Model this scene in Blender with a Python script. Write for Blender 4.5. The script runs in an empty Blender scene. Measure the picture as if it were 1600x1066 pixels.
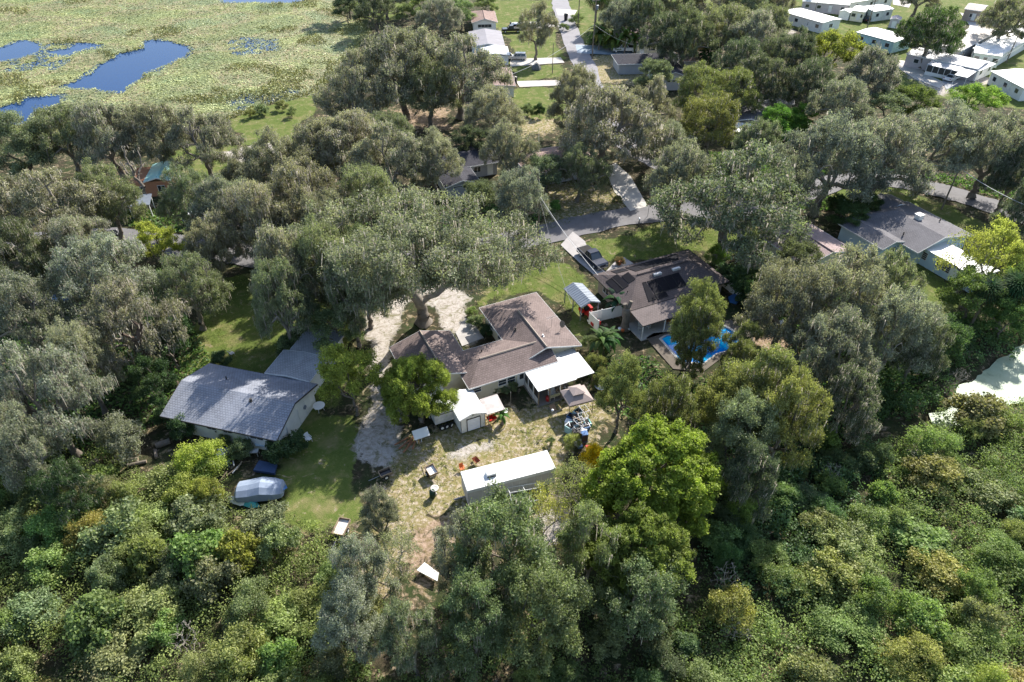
import bpy, math, random
import numpy as np
from mathutils import Vector, Matrix

# ------------------------------------------------------------------ camera, sky, sun, exposure
SC = bpy.context.scene
COL = SC.collection
CAM_H, PITCH, FOC = 54.0, math.radians(39.0), 1067.0      # metres, below horizon, px of a 1600 px wide frame
cam = bpy.data.cameras.new('camera'); cam_o = bpy.data.objects.new('camera', cam); COL.objects.link(cam_o)
cam.sensor_width = 36.0; cam.lens = 36.0*FOC/1600.0; cam.clip_start = 0.5; cam.clip_end = 3000
cam_o.location = (0, 0, CAM_H); cam_o.rotation_euler = (math.pi/2-PITCH, 0, 0)
SC.camera = cam_o
SUN_EL, SUN_AZ = math.radians(38), math.radians(32)       # azimuth clockwise from +Y (the view direction)
W = bpy.data.worlds.new('World'); SC.world = W; W.use_nodes = True
wn = W.node_tree.nodes; wl = W.node_tree.links
for n in list(wn): wn.remove(n)
sky = wn.new('ShaderNodeTexSky'); sky.sky_type = 'NISHITA'; sky.sun_disc = False
sky.sun_elevation = SUN_EL; sky.sun_rotation = SUN_AZ; sky.air_density = 1.0; sky.dust_density = 1.2; sky.ozone_density = 1.0
bg = wn.new('ShaderNodeBackground'); bg.inputs[1].default_value = 0.135
wo = wn.new('ShaderNodeOutputWorld'); wl.new(sky.outputs[0], bg.inputs[0]); wl.new(bg.outputs[0], wo.inputs[0])
sl = bpy.data.lights.new('sun', 'SUN'); sl.energy = 5.0; sl.angle = math.radians(0.55); sl.color = (1.0, 0.945, 0.86)
so = bpy.data.objects.new('sun', sl); COL.objects.link(so)
sd = Vector((math.sin(SUN_AZ)*math.cos(SUN_EL), math.cos(SUN_AZ)*math.cos(SUN_EL), math.sin(SUN_EL)))
so.rotation_euler = sd.to_track_quat('Z', 'Y').to_euler(); so.location = sd*200
SC.view_settings.view_transform = 'Standard'; SC.view_settings.look = 'None'
SC.view_settings.exposure = 1.0; SC.view_settings.gamma = 1.0; SC.view_settings.use_curve_mapping = False
SC.render.engine = 'CYCLES'
SC.cycles.max_bounces = 6; SC.cycles.transparent_max_bounces = 4; SC.cycles.transmission_bounces = 4

# ------------------------------------------------------------------ helpers
def G(px, py, z=0.0):
    """world point of a photo pixel (1600 px frame) at height z: used only to survey where things stand"""
    x = (px-800)/FOC; y = -(py-533)/FOC
    d = Vector((x, math.cos(PITCH)+y*math.sin(PITCH), -math.sin(PITCH)+y*math.cos(PITCH)))
    k = (z-CAM_H)/d.z
    return Vector((0, 0, CAM_H)) + k*d
def depth(X, Y, Z):
    return Y*math.cos(PITCH)+(CAM_H-Z)*math.sin(PITCH)
def tag(o, label=None, cat=None, group=None, kind=None):
    if label: o['label'] = label
    if cat: o['category'] = cat
    if group: o['group'] = group
    if kind: o['kind'] = kind
    return o
def empty(name, loc, rz=0.0):
    o = bpy.data.objects.new(name, None); COL.objects.link(o)
    o.location = loc; o.rotation_euler = (0, 0, rz); o.empty_display_size = 0.5
    return o
def link(name, me, parent=None):
    o = bpy.data.objects.new(name, me); COL.objects.link(o)
    if parent: o.parent = parent
    return o
def copy_tree(o, parent=None):
    c = o.copy(); COL.objects.link(c); c.parent = parent
    for ch in list(o.children): copy_tree(ch, c)
    return c
class MB:
    def __init__(s): s.v = []; s.f = []
    def face(s, pts):
        b = len(s.v); s.v += [tuple(p) for p in pts]; s.f.append(list(range(b, b+len(pts)))); return s
    def add(s, pts, faces):
        b = len(s.v); s.v += [tuple(p) for p in pts]; s.f += [[b+i for i in f] for f in faces]; return s
    def box(s, x0, y0, z0, x1, y1, z1):
        if x0 > x1: x0, x1 = x1, x0
        if y0 > y1: y0, y1 = y1, y0
        if z0 > z1: z0, z1 = z1, z0
        p = [(x0,y0,z0),(x1,y0,z0),(x1,y1,z0),(x0,y1,z0),(x0,y0,z1),(x1,y0,z1),(x1,y1,z1),(x0,y1,z1)]
        return s.add(p, [(3,2,1,0),(4,5,6,7),(0,1,5,4),(1,2,6,5),(2,3,7,6),(3,0,4,7)])
    def tbox(s, x0, y0, z0, x1, y1, z1, tx, ty):           # box with a top drawn in by tx, ty
        p = [(x0,y0,z0),(x1,y0,z0),(x1,y1,z0),(x0,y1,z0),(x0+tx,y0+ty,z1),(x1-tx,y0+ty,z1),(x1-tx,y1-ty,z1),(x0+tx,y1-ty,z1)]
        return s.add(p, [(3,2,1,0),(4,5,6,7),(0,1,5,4),(1,2,6,5),(2,3,7,6),(3,0,4,7)])
    def rod(s, p, q, r, r2=None, n=6, cap=True):
        p = Vector(p); q = Vector(q); r2 = r if r2 is None else r2
        d = (q-p); 
        if d.length < 1e-6: return s
        d.normalize(); a = d.orthogonal().normalized(); b = d.cross(a)
        pts = []
        for c, rr in ((p, r), (q, r2)):
            for i in range(n):
                t = 2*math.pi*i/n; pts.append(c + a*math.cos(t)*rr + b*math.sin(t)*rr)
        fs = [(i, (i+1) % n, n+(i+1) % n, n+i) for i in range(n)]
        if cap: fs += [tuple(range(n-1, -1, -1)), tuple(range(n, 2*n))]
        return s.add(pts, fs)
    def slab(s, pts, th):                                  # polygon thickened downwards
        n = len(pts); p = [tuple(q) for q in pts] + [(q[0], q[1], q[2]-th) for q in pts]
        return s.add(p, [tuple(range(n)), tuple(range(2*n-1, n-1, -1))] + [(i, n+i, n+(i+1) % n, (i+1) % n) for i in range(n)])
    def prism(s, prof, y0, y1):                            # profile in xz extruded along y
        n = len(prof); p = [(a, y0, b) for a, b in prof] + [(a, y1, b) for a, b in prof]
        return s.add(p, [tuple(range(n)), tuple(range(2*n-1, n-1, -1))] + [(i, n+i, n+(i+1) % n, (i+1) % n) for i in range(n)])
    def lathe(s, prof, c=(0,0,0), n=14):
        p = [(c[0]+r*math.cos(2*math.pi*i/n), c[1]+r*math.sin(2*math.pi*i/n), c[2]+z) for r, z in prof for i in range(n)]
        m = len(prof)
        fs = [(j*n+i, j*n+(i+1) % n, (j+1)*n+(i+1) % n, (j+1)*n+i) for j in range(m-1) for i in range(n)]
        fs += [tuple(range(n-1, -1, -1)), tuple((m-1)*n+i for i in range(n))]
        return s.add(p, fs)
    def mesh(s, name, m, smooth=False):
        me = bpy.data.meshes.new(name); me.from_pydata(s.v, [], s.f); me.materials.append(m)
        import bmesh
        bm = bmesh.new(); bm.from_mesh(me); bmesh.ops.recalc_face_normals(bm, faces=bm.faces); bm.to_mesh(me); bm.free()
        if smooth: me.polygons.foreach_set('use_smooth', [True]*len(me.polygons))
        me.update(); return me
    def obj(s, name, m, parent=None, smooth=False): return link(name, s.mesh(name, m, smooth), parent)

# ------------------------------------------------------------------ materials
def newmat(name):
    m = bpy.data.materials.new(name); m.use_nodes = True; nt = m.node_tree
    for n in list(nt.nodes): nt.nodes.remove(n)
    out = nt.nodes.new('ShaderNodeOutputMaterial'); return m, nt, out
def N(nt, t, **kw):
    n = nt.nodes.new(t)
    for k, v in kw.items():
        if isinstance(k, str) and hasattr(n, k): setattr(n, k, v)
    return n
def mixc(nt, fac, a, b, mode='MIX'):
    n = nt.nodes.new('ShaderNodeMix'); n.data_type = 'RGBA'; n.blend_type = mode
    for sock, val in ((n.inputs[0], fac), (n.inputs[6], a), (n.inputs[7], b)):
        if hasattr(val, 'links') or hasattr(val, 'is_output'): nt.links.new(val, sock)
        elif isinstance(val, (int, float)): sock.default_value = val
        else: sock.default_value = (*val[:3], 1)
    return n.outputs[2]
def noise(nt, scale, detail=4, rough=0.6, vec=None, dist=0.0):
    n = nt.nodes.new('ShaderNodeTexNoise'); n.inputs['Scale'].default_value = scale; n.inputs['Detail'].default_value = detail
    n.inputs['Roughness'].default_value = rough; n.inputs['Distortion'].default_value = dist
    if vec is not None: nt.links.new(vec, n.inputs['Vector'])
    return n.outputs['Fac']
def ramp(nt, fac, stops):
    r = nt.nodes.new('ShaderNodeValToRGB'); nt.links.new(fac, r.inputs[0]); el = r.color_ramp.elements
    while len(el) > len(stops): el.remove(el[-1])
    while len(el) < len(stops): el.new(0.5)
    for e, (p, c) in zip(el, stops):
        e.position = p; e.color = (*c, 1) if len(c) == 3 else c
    return r.outputs[0]
def M(name, col, rough=0.8, var=0.18, scale=1.5, metal=0.0, bump=0.0, dirt=0.0, spec=0.3):
    m, nt, out = newmat(name)
    tc = N(nt, 'ShaderNodeTexCoord').outputs['Object']
    b = N(nt, 'ShaderNodeBsdfPrincipled'); nt.links.new(b.outputs[0], out.inputs[0])
    nz = noise(nt, scale, 6, 0.65, tc)
    lo = tuple(c*(1-var) for c in col); hi = tuple(min(c*(1+var), 0.9) for c in col)
    c = mixc(nt, ramp(nt, nz, [(0.3, (0,0,0)), (0.7, (1,1,1))]), lo, hi)
    if dirt > 0:
        nz2 = noise(nt, scale*0.35+0.2, 8, 0.7, tc, 0.6)
        c = mixc(nt, ramp(nt, nz2, [(0.48, (0,0,0)), (0.75, (dirt,)*3)]), c, (0.09, 0.075, 0.055))
    nt.links.new(c, b.inputs['Base Color']); b.inputs['Roughness'].default_value = rough; b.inputs['Metallic'].default_value = metal
    b.inputs['Specular IOR Level'].default_value = spec
    if bump > 0:
        bp = N(nt, 'ShaderNodeBump'); bp.inputs['Strength'].default_value = bump; bp.inputs['Distance'].default_value = 0.05
        nt.links.new(noise(nt, scale*8, 4, 0.7, tc), bp.inputs['Height']); nt.links.new(bp.outputs[0], b.inputs['Normal'])
    return m
def shingle(name, col, var=0.22, stain=0.35):
    m, nt, out = newmat(name)
    tc = N(nt, 'ShaderNodeTexCoord').outputs['Object']
    b = N(nt, 'ShaderNodeBsdfPrincipled'); nt.links.new(b.outputs[0], out.inputs[0])
    br = N(nt, 'ShaderNodeTexBrick'); nt.links.new(tc, br.inputs['Vector']); br.inputs['Scale'].default_value = 1.0
    br.inputs['Brick Width'].default_value = 0.32; br.inputs['Row Height'].default_value = 0.26; br.inputs['Mortar Size'].default_value = 0.025
    br.inputs['Color1'].default_value = (*[c*(1-var) for c in col], 1); br.inputs['Color2'].default_value = (*[c*(1+var) for c in col], 1)
    br.inputs['Mortar'].default_value = (*[c*0.55 for c in col], 1)
    s1 = noise(nt, 0.7, 8, 0.72, tc, 0.5)
    c = mixc(nt, ramp(nt, s1, [(0.4, (0,0,0)), (0.8, (stain,)*3)]), br.outputs[0], tuple(x*0.45 for x in col))
    s3 = noise(nt, 14, 3, 0.8, tc); c = mixc(nt, ramp(nt, s3, [(0.63,(0,0,0)),(0.68,(0.7,0.7,0.7))]), c, (0.16,0.12,0.07)); s4 = noise(nt, 0.22, 3, 0.5, tc, 1.5); c = mixc(nt, ramp(nt, s4, [(0.4,(0,0,0)),(0.65,(0.35,0.35,0.35))]), c, tuple(min(1, x*1.35) for x in col))
    s2 = noise(nt, 6, 4, 0.7, tc)
    c = mixc(nt, ramp(nt, s2, [(0.55, (0,0,0)), (0.8, (0.4,)*3)]), c, tuple(min(1, x*1.6) for x in col))
    nt.links.new(c, b.inputs['Base Color']); b.inputs['Roughness'].default_value = 0.9; b.inputs['Specular IOR Level'].default_value = 0.2
    bp = N(nt, 'ShaderNodeBump'); bp.inputs['Strength'].default_value = 0.5; bp.inputs['Distance'].default_value = 0.03
    nt.links.new(br.outputs['Fac'], bp.inputs['Height']); bp.invert = True; nt.links.new(bp.outputs[0], b.inputs['Normal'])
    return m
def leafmat(name, trans=0.35, yellow=0.15, rough=0.6, gloss=0.0):
    m, nt, out = newmat(name)
    oi = N(nt, 'ShaderNodeObjectInfo'); at = N(nt, 'ShaderNodeAttribute'); at.attribute_name = 'v'
    geo = N(nt, 'ShaderNodeNewGeometry')
    nz = noise(nt, 0.35, 3, 0.5, geo.outputs['Position'])
    c = mixc(nt, 1.0, oi.outputs['Color'], ramp(nt, at.outputs['Fac'], [(0.0, (0.7,0.72,0.72)), (0.5, (1.75,1.72,1.62)), (1.0, (3.6,3.4,3.0))]), 'MULTIPLY')
    c = mixc(nt, ramp(nt, nz, [(0.45, (0,0,0)), (0.75, (yellow,)*3)]), c, (0.21, 0.19, 0.055))
    d = N(nt, 'ShaderNodeBsdfDiffuse'); t = N(nt, 'ShaderNodeBsdfTranslucent'); mx = N(nt, 'ShaderNodeMixShader')
    nt.links.new(c, d.inputs[0]); tc = mixc(nt, 1.0, c, (1.08, 1.18, 0.75), 'MULTIPLY'); nt.links.new(tc, t.inputs[0])
    mx.inputs[0].default_value = trans; nt.links.new(d.outputs[0], mx.inputs[1]); nt.links.new(t.outputs[0], mx.inputs[2])
    g = N(nt, 'ShaderNodeBsdfGlossy'); g.inputs['Roughness'].default_value = 0.55; g.inputs[0].default_value = (0.6, 0.62, 0.65, 1)
    m2 = N(nt, 'ShaderNodeMixShader'); m2.inputs[0].default_value = 0.03+gloss; nt.links.new(mx.outputs[0], m2.inputs[1]); nt.links.new(g.outputs[0], m2.inputs[2])
    nt.links.new(m2.outputs[0], out.inputs[0])
    return m
LEAF = leafmat('leaf', 0.42); LEAF_BRIGHT = leafmat('bright_leaf', 0.48, 0.15, gloss=-0.01)
BARK = M('bark', (0.17, 0.145, 0.12), 0.95, 0.35, 1.2, bump=0.9); BARK_RED = M('dark_bark', (0.085, 0.06, 0.045), 0.95, 0.35, 1.5, bump=0.9)
LIMB = M('limb_bark', (0.25, 0.22, 0.185), 0.95, 0.3, 1.2, bump=0.6)
TWIG = M('bare_twig', (0.30, 0.27, 0.23), 0.95, 0.25, 1.0)
MOSS, nt, out = newmat('hanging_moss')
_d = N(nt, 'ShaderNodeBsdfDiffuse'); _t = N(nt, 'ShaderNodeBsdfTranslucent'); _m = N(nt, 'ShaderNodeMixShader'); _m.inputs[0].default_value = 0.5
_c = ramp(nt, noise(nt, 0.8, 4, 0.6, N(nt, 'ShaderNodeNewGeometry').outputs['Position']), [(0.3, (0.30,0.275,0.22)), (0.7, (0.55,0.50,0.42))])
nt.links.new(_c, _d.inputs[0]); nt.links.new(_c, _t.inputs[0]); nt.links.new(_d.outputs[0], _m.inputs[1]); nt.links.new(_t.outputs[0], _m.inputs[2]); nt.links.new(_m.outputs[0], out.inputs[0])
DEAD = M('dead_frond', (0.22, 0.16, 0.09), 1.0, 0.3, 1.0)
WHITE = M('white_paint', (0.78, 0.78, 0.75), 0.5, 0.06, 0.7, dirt=0.12); WHITE_METAL = M('white_metal_roof', (0.70, 0.71, 0.70), 0.45, 0.08, 0.5, dirt=0.28)
DIRTY_WHITE = M('weathered_white', (0.58, 0.57, 0.54), 0.6, 0.2, 1.2, dirt=0.5); CREAM = M('cream_paint', (0.62, 0.58, 0.44), 0.7, 0.07, 0.8, dirt=0.12)
GREY_METAL = M('galvanised_metal', (0.22, 0.25, 0.29), 0.4, 0.12, 0.8, metal=0.3); STEEL = M('steel', (0.30, 0.30, 0.31), 0.35, 0.2, 2, metal=0.8)
DARK = M('dark_void', (0.025, 0.024, 0.023), 0.9, 0.3, 2); RUBBER = M('rubber', (0.02, 0.02, 0.02), 0.8, 0.2, 3)
WOOD = M('weathered_wood', (0.26, 0.20, 0.14), 0.9, 0.3, 2.5, bump=0.4); WOOD_RED = M('reddish_wood', (0.32, 0.14, 0.07), 0.85, 0.3, 2)
POLEM = M('pole_wood', (0.20, 0.165, 0.13), 0.9, 0.25, 1.5, bump=0.4); CONC = M('concrete', (0.50, 0.48, 0.45), 0.9, 0.13, 0.9, dirt=0.25, bump=0.2)
CABLE = M('cable', (0.18, 0.18, 0.19), 0.6, 0.1, 1); CABLE_L = M('light_cable', (0.5, 0.5, 0.5), 0.6, 0.1, 1)
def glassm(name, col=(0.03, 0.04, 0.05), rough=0.08):
    m, nt, out = newmat(name); b = N(nt, 'ShaderNodeBsdfPrincipled'); b.inputs['Base Color'].default_value = (*col, 1)
    b.inputs['Roughness'].default_value = rough; b.inputs['Specular IOR Level'].default_value = 0.8; nt.links.new(b.outputs[0], out.inputs[0]); return m
GLASS = glassm('window_glass'); SCREEN = glassm('insect_screen', (0.03, 0.033, 0.03), 0.6)
def paint(name, col, rough=0.3, metal=0.0): 
    return M(name, col, rough, 0.06, 1.0, metal=metal, spec=0.5)
P_WHITE = paint('white_car_paint', (0.75, 0.76, 0.77)); P_BLACK = paint('black_car_paint', (0.015, 0.016, 0.02), 0.2); P_NAVY = paint('navy_car_paint', (0.006, 0.012, 0.03), 0.25)
P_SILVER = paint('silver_car_paint', (0.42, 0.42, 0.42), 0.3, 0.3); P_BLUE = paint('blue_paint', (0.05, 0.14, 0.33)); P_RED = paint('red_paint', (0.45, 0.02, 0.015))
P_TEAL = paint('teal_paint', (0.08, 0.42, 0.42), 0.5); P_ORANGE = paint('orange_paint', (0.55, 0.13, 0.03), 0.5)
P_LAMP = paint('lamp_glass', (0.6, 0.6, 0.55), 0.1); P_TAIL = paint('tail_lamp', (0.35, 0.02, 0.02), 0.2)
rng = np.random.default_rng(7); random.seed(7)

def in_poly(x, y, poly):
    x = np.asarray(x); y = np.asarray(y); c = np.zeros(x.shape, bool); n = len(poly); j = n-1
    for i in range(n):
        xi, yi = poly[i][:2]; xj, yj = poly[j][:2]
        k = ((yi > y) != (yj > y)) & (x < (xj-xi)*(y-yi)/((yj-yi) if yj != yi else 1e-9)+xi); c ^= k; j = i
    return c
def poly_dist(x, y, poly):                                 # distance to the outline, positive inside
    d = np.full(np.shape(x), 1e9)
    for i in range(len(poly)):
        ax, ay = poly[i-1][:2]; bx, by = poly[i][:2]; vx, vy = bx-ax, by-ay; L = vx*vx+vy*vy+1e-9
        t = np.clip(((x-ax)*vx+(y-ay)*vy)/L, 0, 1); d = np.minimum(d, np.hypot(x-ax-t*vx, y-ay-t*vy))
    return np.where(in_poly(x, y, poly), d, -d)
def wp(pts, z=0.0): return [tuple(G(a, b, z)) for a, b in pts]
# ------------------------------------------------------------------ ground, lake, roads
LAWNS = [wp(p) for p in [
 [(335,440),(400,425),(470,445),(545,470),(560,560),(530,640),(470,640),(300,580),(285,560),(320,500)],
 [(740,480),(760,440),(850,400),(900,420),(930,470),(935,520),(905,520),(880,480),(845,455),(790,460),(755,480)],
 [(905,385),(1060,338),(1180,345),(1200,390),(1110,395),(1000,405),(950,410),(935,405)],
 [(800,48),(870,45),(880,92),(800,100)],[(800,106),(878,100),(883,120),(806,128)],[(806,136),(895,136),(905,190),(820,200),(806,180)],
 [(765,0),(868,0),(866,15),(800,60),(775,50)],[(882,0),(1000,0),(985,60),(910,70),(895,30)],
 [(350,185),(480,145),(500,160),(450,225),(380,225)],
 [(1270,285),(1370,282),(1480,315),(1600,385),(1600,420),(1500,370),(1420,330),(1330,330)],
 [(1380,392),(1430,390),(1500,470),(1470,500),(1400,450)],
 [(470,650),(560,640),(565,700),(560,800),(500,830),(440,800),(420,740),(440,690)],
 [(1180,0),(1600,0),(1600,60),(1560,65),(1520,30),(1420,30),(1430,60),(1400,62),(1300,60),(1180,25)],
 [(1400,60),(1640,50),(1640,175),(1500,160),(1400,135)],[(1000,-40),(1700,-60),(1700,0),(1000,5)],[(-100,-120),(1700,-120),(1700,-60),(600,-30),(560,-20)],
 [(540,0),(640,0),(620,30),(560,30)],[(250,230),(370,225),(350,300),(255,300)],
 [(160,305),(230,320),(330,330),(260,350),(160,340)],
 [(1400,395),(1470,440),(1460,480),(1380,430)],
]]
DRY = [wp(p) for p in [
 [(850,290),(880,280),(950,285),(985,310),(960,325),(850,362),(845,330)],
 [(600,690),(660,690),(700,650),(800,640),(960,600),(990,620),(900,700),(880,740),(880,830),(820,830),(700,800),(650,800),(640,900),(560,920),(560,850),(600,800)],
 [(900,90),(1000,82),(1060,110),(1000,130),(920,130)],[(810,180),(880,190),(850,210),(815,215)],[(975,220),(1000,240),(990,262),(965,255)]]]
SAND = [wp(p) for p in [
 [(582,470),(625,462),(622,500),(614,550),(608,600),(606,620),(622,650),(620,690),(604,728),(553,728),(558,690),(566,640),(574,590),(573,540),(570,500)],
 [(672,474),(650,462),(612,474),(605,462),(645,445),(690,440),(720,450),(744,465),(726,490),(744,517),(753,530),(721,539),(699,512),(683,485)],
 [(693,712),(720,690),(760,686),(790,676),(795,690),(770,705),(725,716)],

 [(345,240),(420,222),(430,235),(380,255)],[(1400,96),(1415,92),(1470,130),(1540,118),(1560,128),(1470,150),(1420,122)],
 [(1225,40),(1245,50),(1240,62),(1215,62)],[(850,805),(900,800),(905,850),(850,850)]]]
DIRT = [wp(p) for p in [[(450,800),(500,785),(545,795),(540,815),(470,815)],[(620,830),(690,800),(690,880),(650,920),(610,900)],[(610,170),(700,170),(700,200),(620,200)],[(1180,520),(1260,530),(1240,570),(1150,560)]]]
LAKE = wp([(-300,300),(0,200),(120,208),(200,215),(300,205),(352,190),(365,183),(420,162),(495,145),(535,100),(580,48),(560,28),(520,22),(560,-30),(520,-110),(-500,-110)])
POND = wp([(1462,648),(1500,606),(1590,540),(1720,500),(1760,640),(1600,625),(1510,658),(1470,662)])
az25 = math.radians(25)
def f25(o):
    c, s = math.cos(az25), math.sin(az25)
    return lambda x, y, z=0: (o[0]+x*c-y*s, o[1]+x*s+y*c, z)
fC = f25((11.0, 77.75))
POOL = [fC(*p)[:2] for p in [(2.3,-17.6),(2.6,-13.0),(3.6,-12.7),(6,-13.4),(9,-13.2),(11.4,-14.2),(12.0,-16.4),(10.6,-18.4),(7,-18.2),(4.5,-19)]]
gx = np.concatenate([-np.geomspace(900, 61, 110), np.arange(-60, 60.01, 0.62), np.geomspace(61, 900, 110)])
gy = np.concatenate([[-60, -30, 0, 8], np.arange(14, 110, 0.62), np.arange(110, 250, 1.15), np.geomspace(252, 1400, 50)])
XX, YY = np.meshgrid(gx, gy); nx, ny = len(gx), len(gy)
def vnoise(x, y, s, seed):
    r = np.random.default_rng(seed).random((64, 64)); u = x/s; v = y/s; iu = np.floor(u).astype(int); iv = np.floor(v).astype(int)
    fu = u-iu; fv = v-iv; fu = fu*fu*(3-2*fu); fv = fv*fv*(3-2*fv); g = lambda a, b: r[a % 64, b % 64]
    return (g(iu,iv)*(1-fu)+g(iu+1,iv)*fu)*(1-fv)+(g(iu,iv+1)*(1-fu)+g(iu+1,iv+1)*fu)*fv
nzl = (vnoise(XX, YY, 3.1, 1)+0.5*vnoise(XX, YY, 1.3, 2)-0.75)
def cover(polys, soft, wob):
    w = np.zeros(XX.shape)
    for p in polys:
        x0, x1 = min(q[0] for q in p)-6, max(q[0] for q in p)+6; y0, y1 = min(q[1] for q in p)-6, max(q[1] for q in p)+6
        k = (XX > x0) & (XX < x1) & (YY > y0) & (YY < y1)
        d = poly_dist(XX[k], YY[k], p)+wob*nzl[k]; w[k] = np.maximum(w[k], np.clip(d/soft+0.5, 0, 1))
    return w
lakeD = poly_dist(XX, YY, LAKE)+2*nzl; pondD = poly_dist(XX, YY, POND)+1.5*nzl; poolD = poly_dist(XX, YY, POOL)
ZZ = 0.10*nzl*np.clip(1-cover(SAND+LAWNS, 4, 0), 0, 1)-0.08
ZZ = np.where(lakeD > -0.5, -0.08-np.clip((lakeD+0.5)/5, 0, 1)*1.2, ZZ); ZZ = np.where(pondD > -1.5, -0.08-np.clip((pondD+1.5)/4, 0, 1)*1.2, ZZ)
ZZ = np.where(poolD > -0.35, -2.2, ZZ)
def sheet(name, X, Y, Z, m, attrs={}):
    ny_, nx_ = X.shape; co = np.stack([X, Y, Z], -1).reshape(-1, 3); i = np.arange(ny_*nx_).reshape(ny_, nx_)
    q = np.stack([i[:-1,:-1], i[:-1,1:], i[1:,1:], i[1:,:-1]], -1).reshape(-1, 4)
    me = quads(name, co, q, m); 
    for k, a in attrs.items():
        at = me.attributes.new(k, 'FLOAT', 'POINT'); at.data.foreach_set('value', a.reshape(-1).astype(np.float32))
    me.polygons.foreach_set('use_smooth', np.ones(len(q), bool)); return me
def quads(name, co, q, m, v=None):
    me = bpy.data.meshes.new(name); me.vertices.add(len(co)); me.vertices.foreach_set('co', np.asarray(co, np.float32).reshape(-1))
    k = q.shape[1]; me.loops.add(q.size); me.loops.foreach_set('vertex_index', q.reshape(-1).astype(np.int32))
    me.polygons.add(len(q)); me.polygons.foreach_set('loop_start', np.arange(0, q.size, k, dtype=np.int32)); me.polygons.foreach_set('loop_total', np.full(len(q), k, np.int32))
    if v is not None:
        at = me.attributes.new('v', 'FLOAT', 'FACE'); at.data.foreach_set('value', np.asarray(v, np.float32))
    me.update(calc_edges=True); me.materials.append(m); return me
def ground_mat():
    m, nt, out = newmat('ground'); b = N(nt, 'ShaderNodeBsdfPrincipled'); nt.links.new(b.outputs[0], out.inputs[0]); b.inputs['Roughness'].default_value = 0.95; b.inputs['Specular IOR Level'].default_value = 0.1
    pos = N(nt, 'ShaderNodeNewGeometry').outputs['Position']
    def A(n): a = N(nt, 'ShaderNodeAttribute'); a.attribute_name = n; return a.outputs['Fac']
    n1 = noise(nt, 0.35, 8, 0.65, pos); n2 = noise(nt, 2.2, 6, 0.7, pos); n3 = noise(nt, 9, 4, 0.7, pos); n4 = noise(nt, 0.9, 8, 0.75, pos, 0.8)
    litter = mixc(nt, ramp(nt, n2, [(0.35,(0,0,0)),(0.65,(1,1,1))]), (0.022,0.024,0.012), (0.075,0.06,0.038))
    litter = mixc(nt, ramp(nt, n1, [(0.42,(0,0,0)),(0.62,(0.8,0.8,0.8))]), litter, (0.035,0.055,0.018))
    lawn = mixc(nt, ramp(nt, n4, [(0.3,(0,0,0)),(0.7,(1,1,1))]), (0.085,0.125,0.028), (0.165,0.185,0.050))
    lawn = mixc(nt, ramp(nt, n3, [(0.3,(0,0,0)),(0.75,(0.7,0.7,0.7))]), lawn, (0.055,0.090,0.018))
    lawn = mixc(nt, ramp(nt, n1, [(0.50,(0,0,0)),(0.68,(0.8,0.8,0.8))]), lawn, (0.22,0.19,0.09))
    dry = mixc(nt, ramp(nt, n4, [(0.35,(0,0,0)),(0.62,(1,1,1))]), (0.15,0.165,0.045), (0.27,0.21,0.11))
    dry = mixc(nt, ramp(nt, n2, [(0.49,(0,0,0)),(0.60,(1,1,1))]), dry, (0.42,0.35,0.27))
    sand = mixc(nt, ramp(nt, n2, [(0.3,(0,0,0)),(0.6,(1,1,1))]), (0.29,0.25,0.21), (0.47,0.43,0.39))
    sand = mixc(nt, ramp(nt, n4, [(0.50,(0,0,0)),(0.62,(0.9,0.9,0.9))]), sand, (0.15,0.14,0.07))
    def edge(a, soft=0.10, amp=1.0):
        s = N(nt, 'ShaderNodeMath', operation='ADD'); nt.links.new(a, s.inputs[0]); mm = N(nt, 'ShaderNodeMath', operation='MULTIPLY_ADD'); nt.links.new(n4, mm.inputs[0]); mm.inputs[1].default_value = 1.5*amp; mm.inputs[2].default_value = -0.75*amp
        nt.links.new(mm.outputs[0], s.inputs[1]); return ramp(nt, s.outputs[0], [(0.5-soft,(0,0,0)),(0.5+soft,(1,1,1))])
    c = mixc(nt, edge(A('dirt'), 0.3, 3.5), litter, mixc(nt, ramp(nt, n2, [(0.4,(0,0,0)),(0.6,(1,1,1))]), (0.20,0.15,0.08), (0.40,0.29,0.22))); c = mixc(nt, edge(A('lawn')), c, lawn); c = mixc(nt, edge(A('dry'), 0.2, 3.0), c, dry); c = mixc(nt, edge(A('sand'), 0.16, 2.2), c, sand)
    nt.links.new(c, b.inputs['Base Color'])
    bp = N(nt, 'ShaderNodeBump'); bp.inputs['Strength'].default_value = 0.7; bp.inputs['Distance'].default_value = 0.12; nt.links.new(n3, bp.inputs['Height']); nt.links.new(bp.outputs[0], b.inputs['Normal'])
    return m
far = np.clip((np.hypot(XX, YY)-330)/60, 0, 1)
gme = sheet('ground', XX, YY, ZZ, ground_mat(), {'lawn': np.maximum(cover(LAWNS, 2.2, 2.2), far*0.6), 'dry': cover(DRY, 2.5, 2.5), 'sand': cover(SAND, 1.3, 1.6), 'dirt': cover(DIRT, 3, 3)})
go = link('ground', gme); tag(go, kind='structure', label='sandy lawn and leaf litter ground below the trees')

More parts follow.
